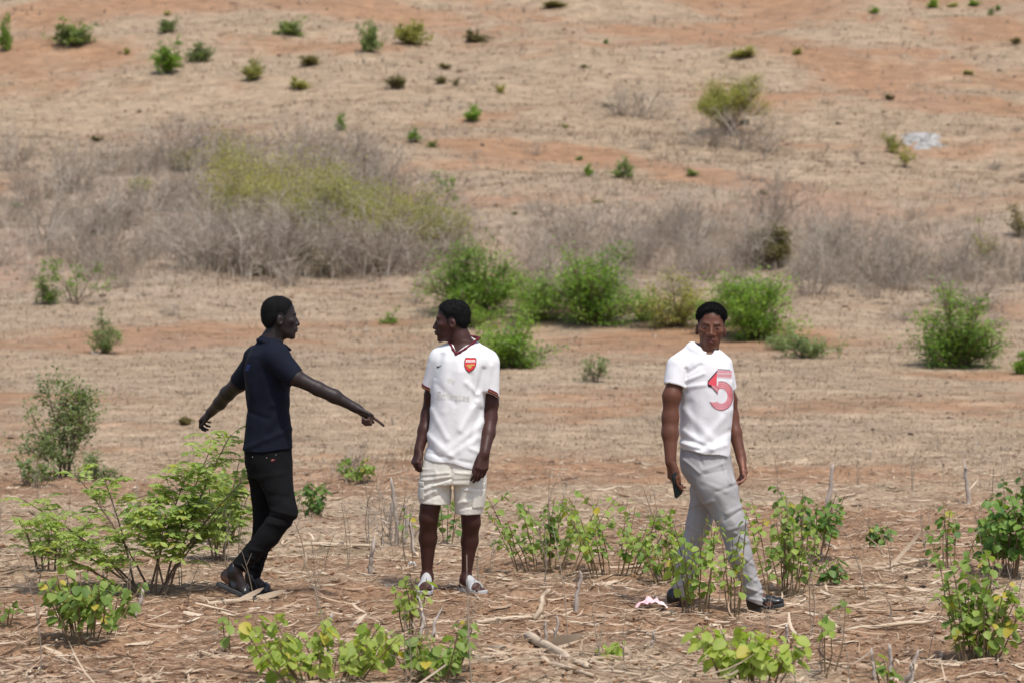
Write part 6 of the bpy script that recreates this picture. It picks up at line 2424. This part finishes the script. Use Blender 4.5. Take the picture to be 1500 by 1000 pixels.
    pale = [dead_bush(840 + k, 2.4, 1.9, 9, 5, .017, 1.6, (.82, .12)) for k in range(3)]
    for i, (px, py) in enumerate(((185, 292), (150, 345), (312, 372), (95, 300), (240, 330), (420, 398), (535, 402), (60, 372), (355, 408), (610, 402), (470, 372), (290, 262))):
        put(pale[i % 3], px, py, .55 + .35 * rng.random(), 'bleached bare branches sticking out of the broad thicket on the left slope', 'bleached branches in the thicket')
    for px, py, w, h, lab in ((385, 404, 60, 46, 'dark olive bush added as a shaded gap at the thicket base above the pointing man'), (545, 398, 70, 44, 'dark olive bush added as a shaded gap near the right end of the thicket'), (300, 388, 50, 40, 'dark olive bush added as a shaded gap near the left end of the thicket')):  # bushes added to stand in for the dark shaded gaps between branches
        c, W, Hh = dims(px, py, w, h, .05)
        plant('thicket_shrub', bushy(780 + px, W, Hh, 16, 9, 12, .06, 'olive', twig='twig', spread=.08, r0=.01), c, lab, 'shrub', 'leafy bushes of the thicket', names=nm)
    for i in range(30):
        px = rng.choice((rng.uniform(0, 660), rng.uniform(0, 300), rng.uniform(560, 720)))
        put(low[i % 4], px, 250 + 170 * rng.random() + (10 if px > 300 else 0), .6 + .5 * rng.random(), 'low ragged grey bush at the fringe of the broad thicket on the left slope', 'low dead bushes fringing the thicket')
    L2 = 'leafless grey bush in the belt of dead scrub across the right slope'
    for i in range(64):
        px = 780 + 720 * (i + rng.random()) / 64
        py = 400 + rng.normal(0, 26) - 15 * math.sin((px - 880) / 120)
        put((var + low)[i % 9], px, py, .36 + .42 * rng.random(), L2, 'dead scrub of the right slope')
    L3 = 'low dry grey bush scattered alone on the slope'
    for i in range(46):
        px, py = 20 + 1460 * rng.random(), 100 + 380 * rng.random() ** .9
        put(low[i % 4], px, py, .28 + .4 * rng.random(), L3, 'single low dry bushes on the slope')
    for px, py, k, lab in ((1035, 212, 1.0, 'grey twiggy bush under the yellow green topped bush, left half'), (1085, 216, 1.1, 'grey twiggy bush under the yellow green topped bush, right half'),
                           (1125, 220, .8, 'low grey bush at the right foot of the yellow green topped bush'), (945, 170, .9, 'pale grey dry bush left of the yellow green topped bush'), (905, 165, .7, 'faint dry bush left of the pale grey one')):
        put(low[int(px) % 4], px, py + 3, k * 1.9, lab, 'dry bushes round the yellow green topped bush')
    # many small shrubs further up
    small = [(105, 66, 72, 46, 'sage', 'dense green shrub in the upper left corner'), (8, 76, 28, 54, 'hill', 'green shrub cut by the left edge at the top'), (243, 108, 50, 56, 'hill', 'upright bright shrub high on the left slope'),
             (246, 48, 36, 28, 'sage', 'little shrub just above the upright bright one'), (291, 92, 42, 42, 'sage', 'round green shrub right of the upright bright one'), (371, 117, 36, 46, 'yellow', 'small yellowish shrub above a dark stone'),
             (425, 52, 48, 32, 'sage', 'pale green shrub near the top left of centre'), (453, 97, 40, 24, 'olive', 'dark brown olive shrub at the upper left of centre'), (437, 131, 36, 26, 'yellow', 'faded yellow shrub below the dark olive one'),
             (542, 76, 38, 58, 'sage', 'thin light green shrub at the top, left of a wide pale one'), (602, 66, 56, 52, 'yellow', 'wide pale yellow green shrub at the top centre'), (696, 62, 36, 30, 'olive', 'dark olive shrub at the top centre'),
             (581, 130, 34, 28, 'olive', 'olive shrub alone below the pale shrubs'), (647, 123, 20, 16, 'olive', 'tiny brown shrub, left of a pair'), (668, 126, 12, 18, 'olive', 'tiny brown shrub, right of a pair'),
             (693, 178, 34, 30, 'hill', 'small green and red tinged shrub in the centre of the slope'), (499, 192, 24, 26, 'hill', 'compact dark green shrub above the thicket'), (606, 209, 28, 24, 'hill', 'green tuft right of the compact dark shrub'),
             (633, 216, 18, 14, 'sage', 'tiny tuft beside the green tuft'), (810, 12, 42, 16, 'olive', 'dark dry shrub at the top edge'), (1091, 84, 46, 22, 'yellow', 'sparse yellow shrub near the top right'), (1168, 80, 18, 14, 'yellow', 'tiny yellow shrub near the top right'),
             (862, 258, 20, 18, 'hill', 'tiny green shrub right of the centre'), (914, 262, 34, 36, 'sage', 'grey green shrub right of the tiny green one'), (1013, 258, 20, 14, 'hill', 'tiny dark shrub below the yellow topped bush'),
             (1367, 12, 26, 16, 'hill', 'green shrub on the top edge, leftmost of three'), (1396, 10, 20, 10, 'yellow', 'yellow green shrub on the top edge, middle of three'), (1426, 9, 22, 12, 'hill', 'green shrub on the top edge, rightmost of three'),
             (1281, 20, 22, 10, 'hill', 'flat green shrub near the top edge'), (1462, 15, 12, 10, 'hill', 'tiny green shrub near the top right corner'), (828, 188, 12, 10, 'yellow', 'tiny yellow tuft in the centre right'), (270, 622, 24, 22, 'olive', 'dry tuft beside the swinging hand')]
    vs = {}
    for k, mt in enumerate(('hill', 'sage', 'olive', 'yellow')):
        vs[mt] = [bushy(900 + 10 * k + q, 1., 1., 12, 9, 13, .11, mt, spread=.055, r0=.014) for q in range(3)]
    for i, (px, py, w, h, mt, lab) in enumerate(small):
        c, W, Hh = dims(px, py, w, h, .02)
        plant('small_shrub', vs[mt][i % 3], c, lab, 'shrub', HG, rng.random() * 6.28, (W, W, Hh), nm)
    for i in range(24):
        px, py = 10 + 1480 * rng.random(), 20 + 330 * rng.random()
        c, W, Hh = dims(px, py, 10 + 12 * rng.random(), 8 + 9 * rng.random(), .02)
        plant('small_shrub', vs[('olive', 'sage', 'olive', 'yellow')[i % 4]][i % 3], c, 'tiny dry tuft, a dark dot on the open slope', 'shrub', 'tiny dark tufts dotted over the slope', 0, (W, W, Hh), nm)


# ------------------------------------------------------------------ build everything
RNG = np.random.default_rng(2024)
man_pointing()
man_jersey()
man_walking()
build_ground()
build_dry_grass(RNG)
build_litter(RNG)
build_near_plants()
build_stalks(RNG)
build_litter_things()
build_hill_plants()
# ------------------------------------------------------------------ light, sky, camera
def light_and_camera():
    w = bpy.data.worlds.new('World')
    SC.world = w
    w.use_nodes = True
    nt = w.node_tree
    bg = nt.nodes['Background']
    sky = nt.nodes.new('ShaderNodeTexSky')
    sky.sky_type = 'NISHITA'
    sky.sun_disc = False
    el, az = SUN_EL, SUN_AZ       # azimuth: where the sun stands, measured from +Y towards +X
    sky.sun_elevation = math.radians(el)
    sky.sun_rotation = math.radians(az)
    sky.air_density = 1.0
    sky.dust_density = 2.5
    sky.ozone_density = 1.0
    nt.links.new(sky.outputs[0], bg.inputs['Color'])
    bg.inputs['Strength'].default_value = SKY_STR
    L = bpy.data.lights.new('sun', 'SUN')
    L.energy = SUN_STR
    L.angle = math.radians(SUN_ANG)
    L.color = (1.0, .955, .88)
    o = bpy.data.objects.new('sun', L)
    COL.objects.link(o)
    e, a = math.radians(el), math.radians(az)
    d = Vector((math.cos(e) * math.sin(a), math.cos(e) * math.cos(a), math.sin(e)))
    o.rotation_euler = d.to_track_quat('Z', 'Y').to_euler()
    o.location = (0, 0, 40)
    cam = bpy.data.cameras.new('camera')
    cam.lens = 96
    cam.sensor_width = 36
    cam.clip_start = .1
    cam.clip_end = 1500
    cam.dof.use_dof = True
    cam.dof.focus_distance = 15.5
    cam.dof.aperture_fstop = 4.0
    c = bpy.data.objects.new('camera', cam)
    COL.objects.link(c)
    c.location = (0, CAMY, CAMZ)
    c.rotation_euler = (math.pi / 2 - PITCH, 0, 0)
    SC.camera = c
    SC.view_settings.view_transform = 'Standard'
    SC.view_settings.look = 'None'
    SC.view_settings.exposure = EXPO
    SC.view_settings.gamma = 1
    SC.cycles.max_bounces = 6
    SC.cycles.transparent_max_bounces = 6
    SC.cycles.use_denoising = True


SUN_EL, SUN_AZ, SUN_STR, SUN_ANG, SKY_STR, EXPO = 64, 152, 2.9, 2.5, .14, .32
light_and_camera()
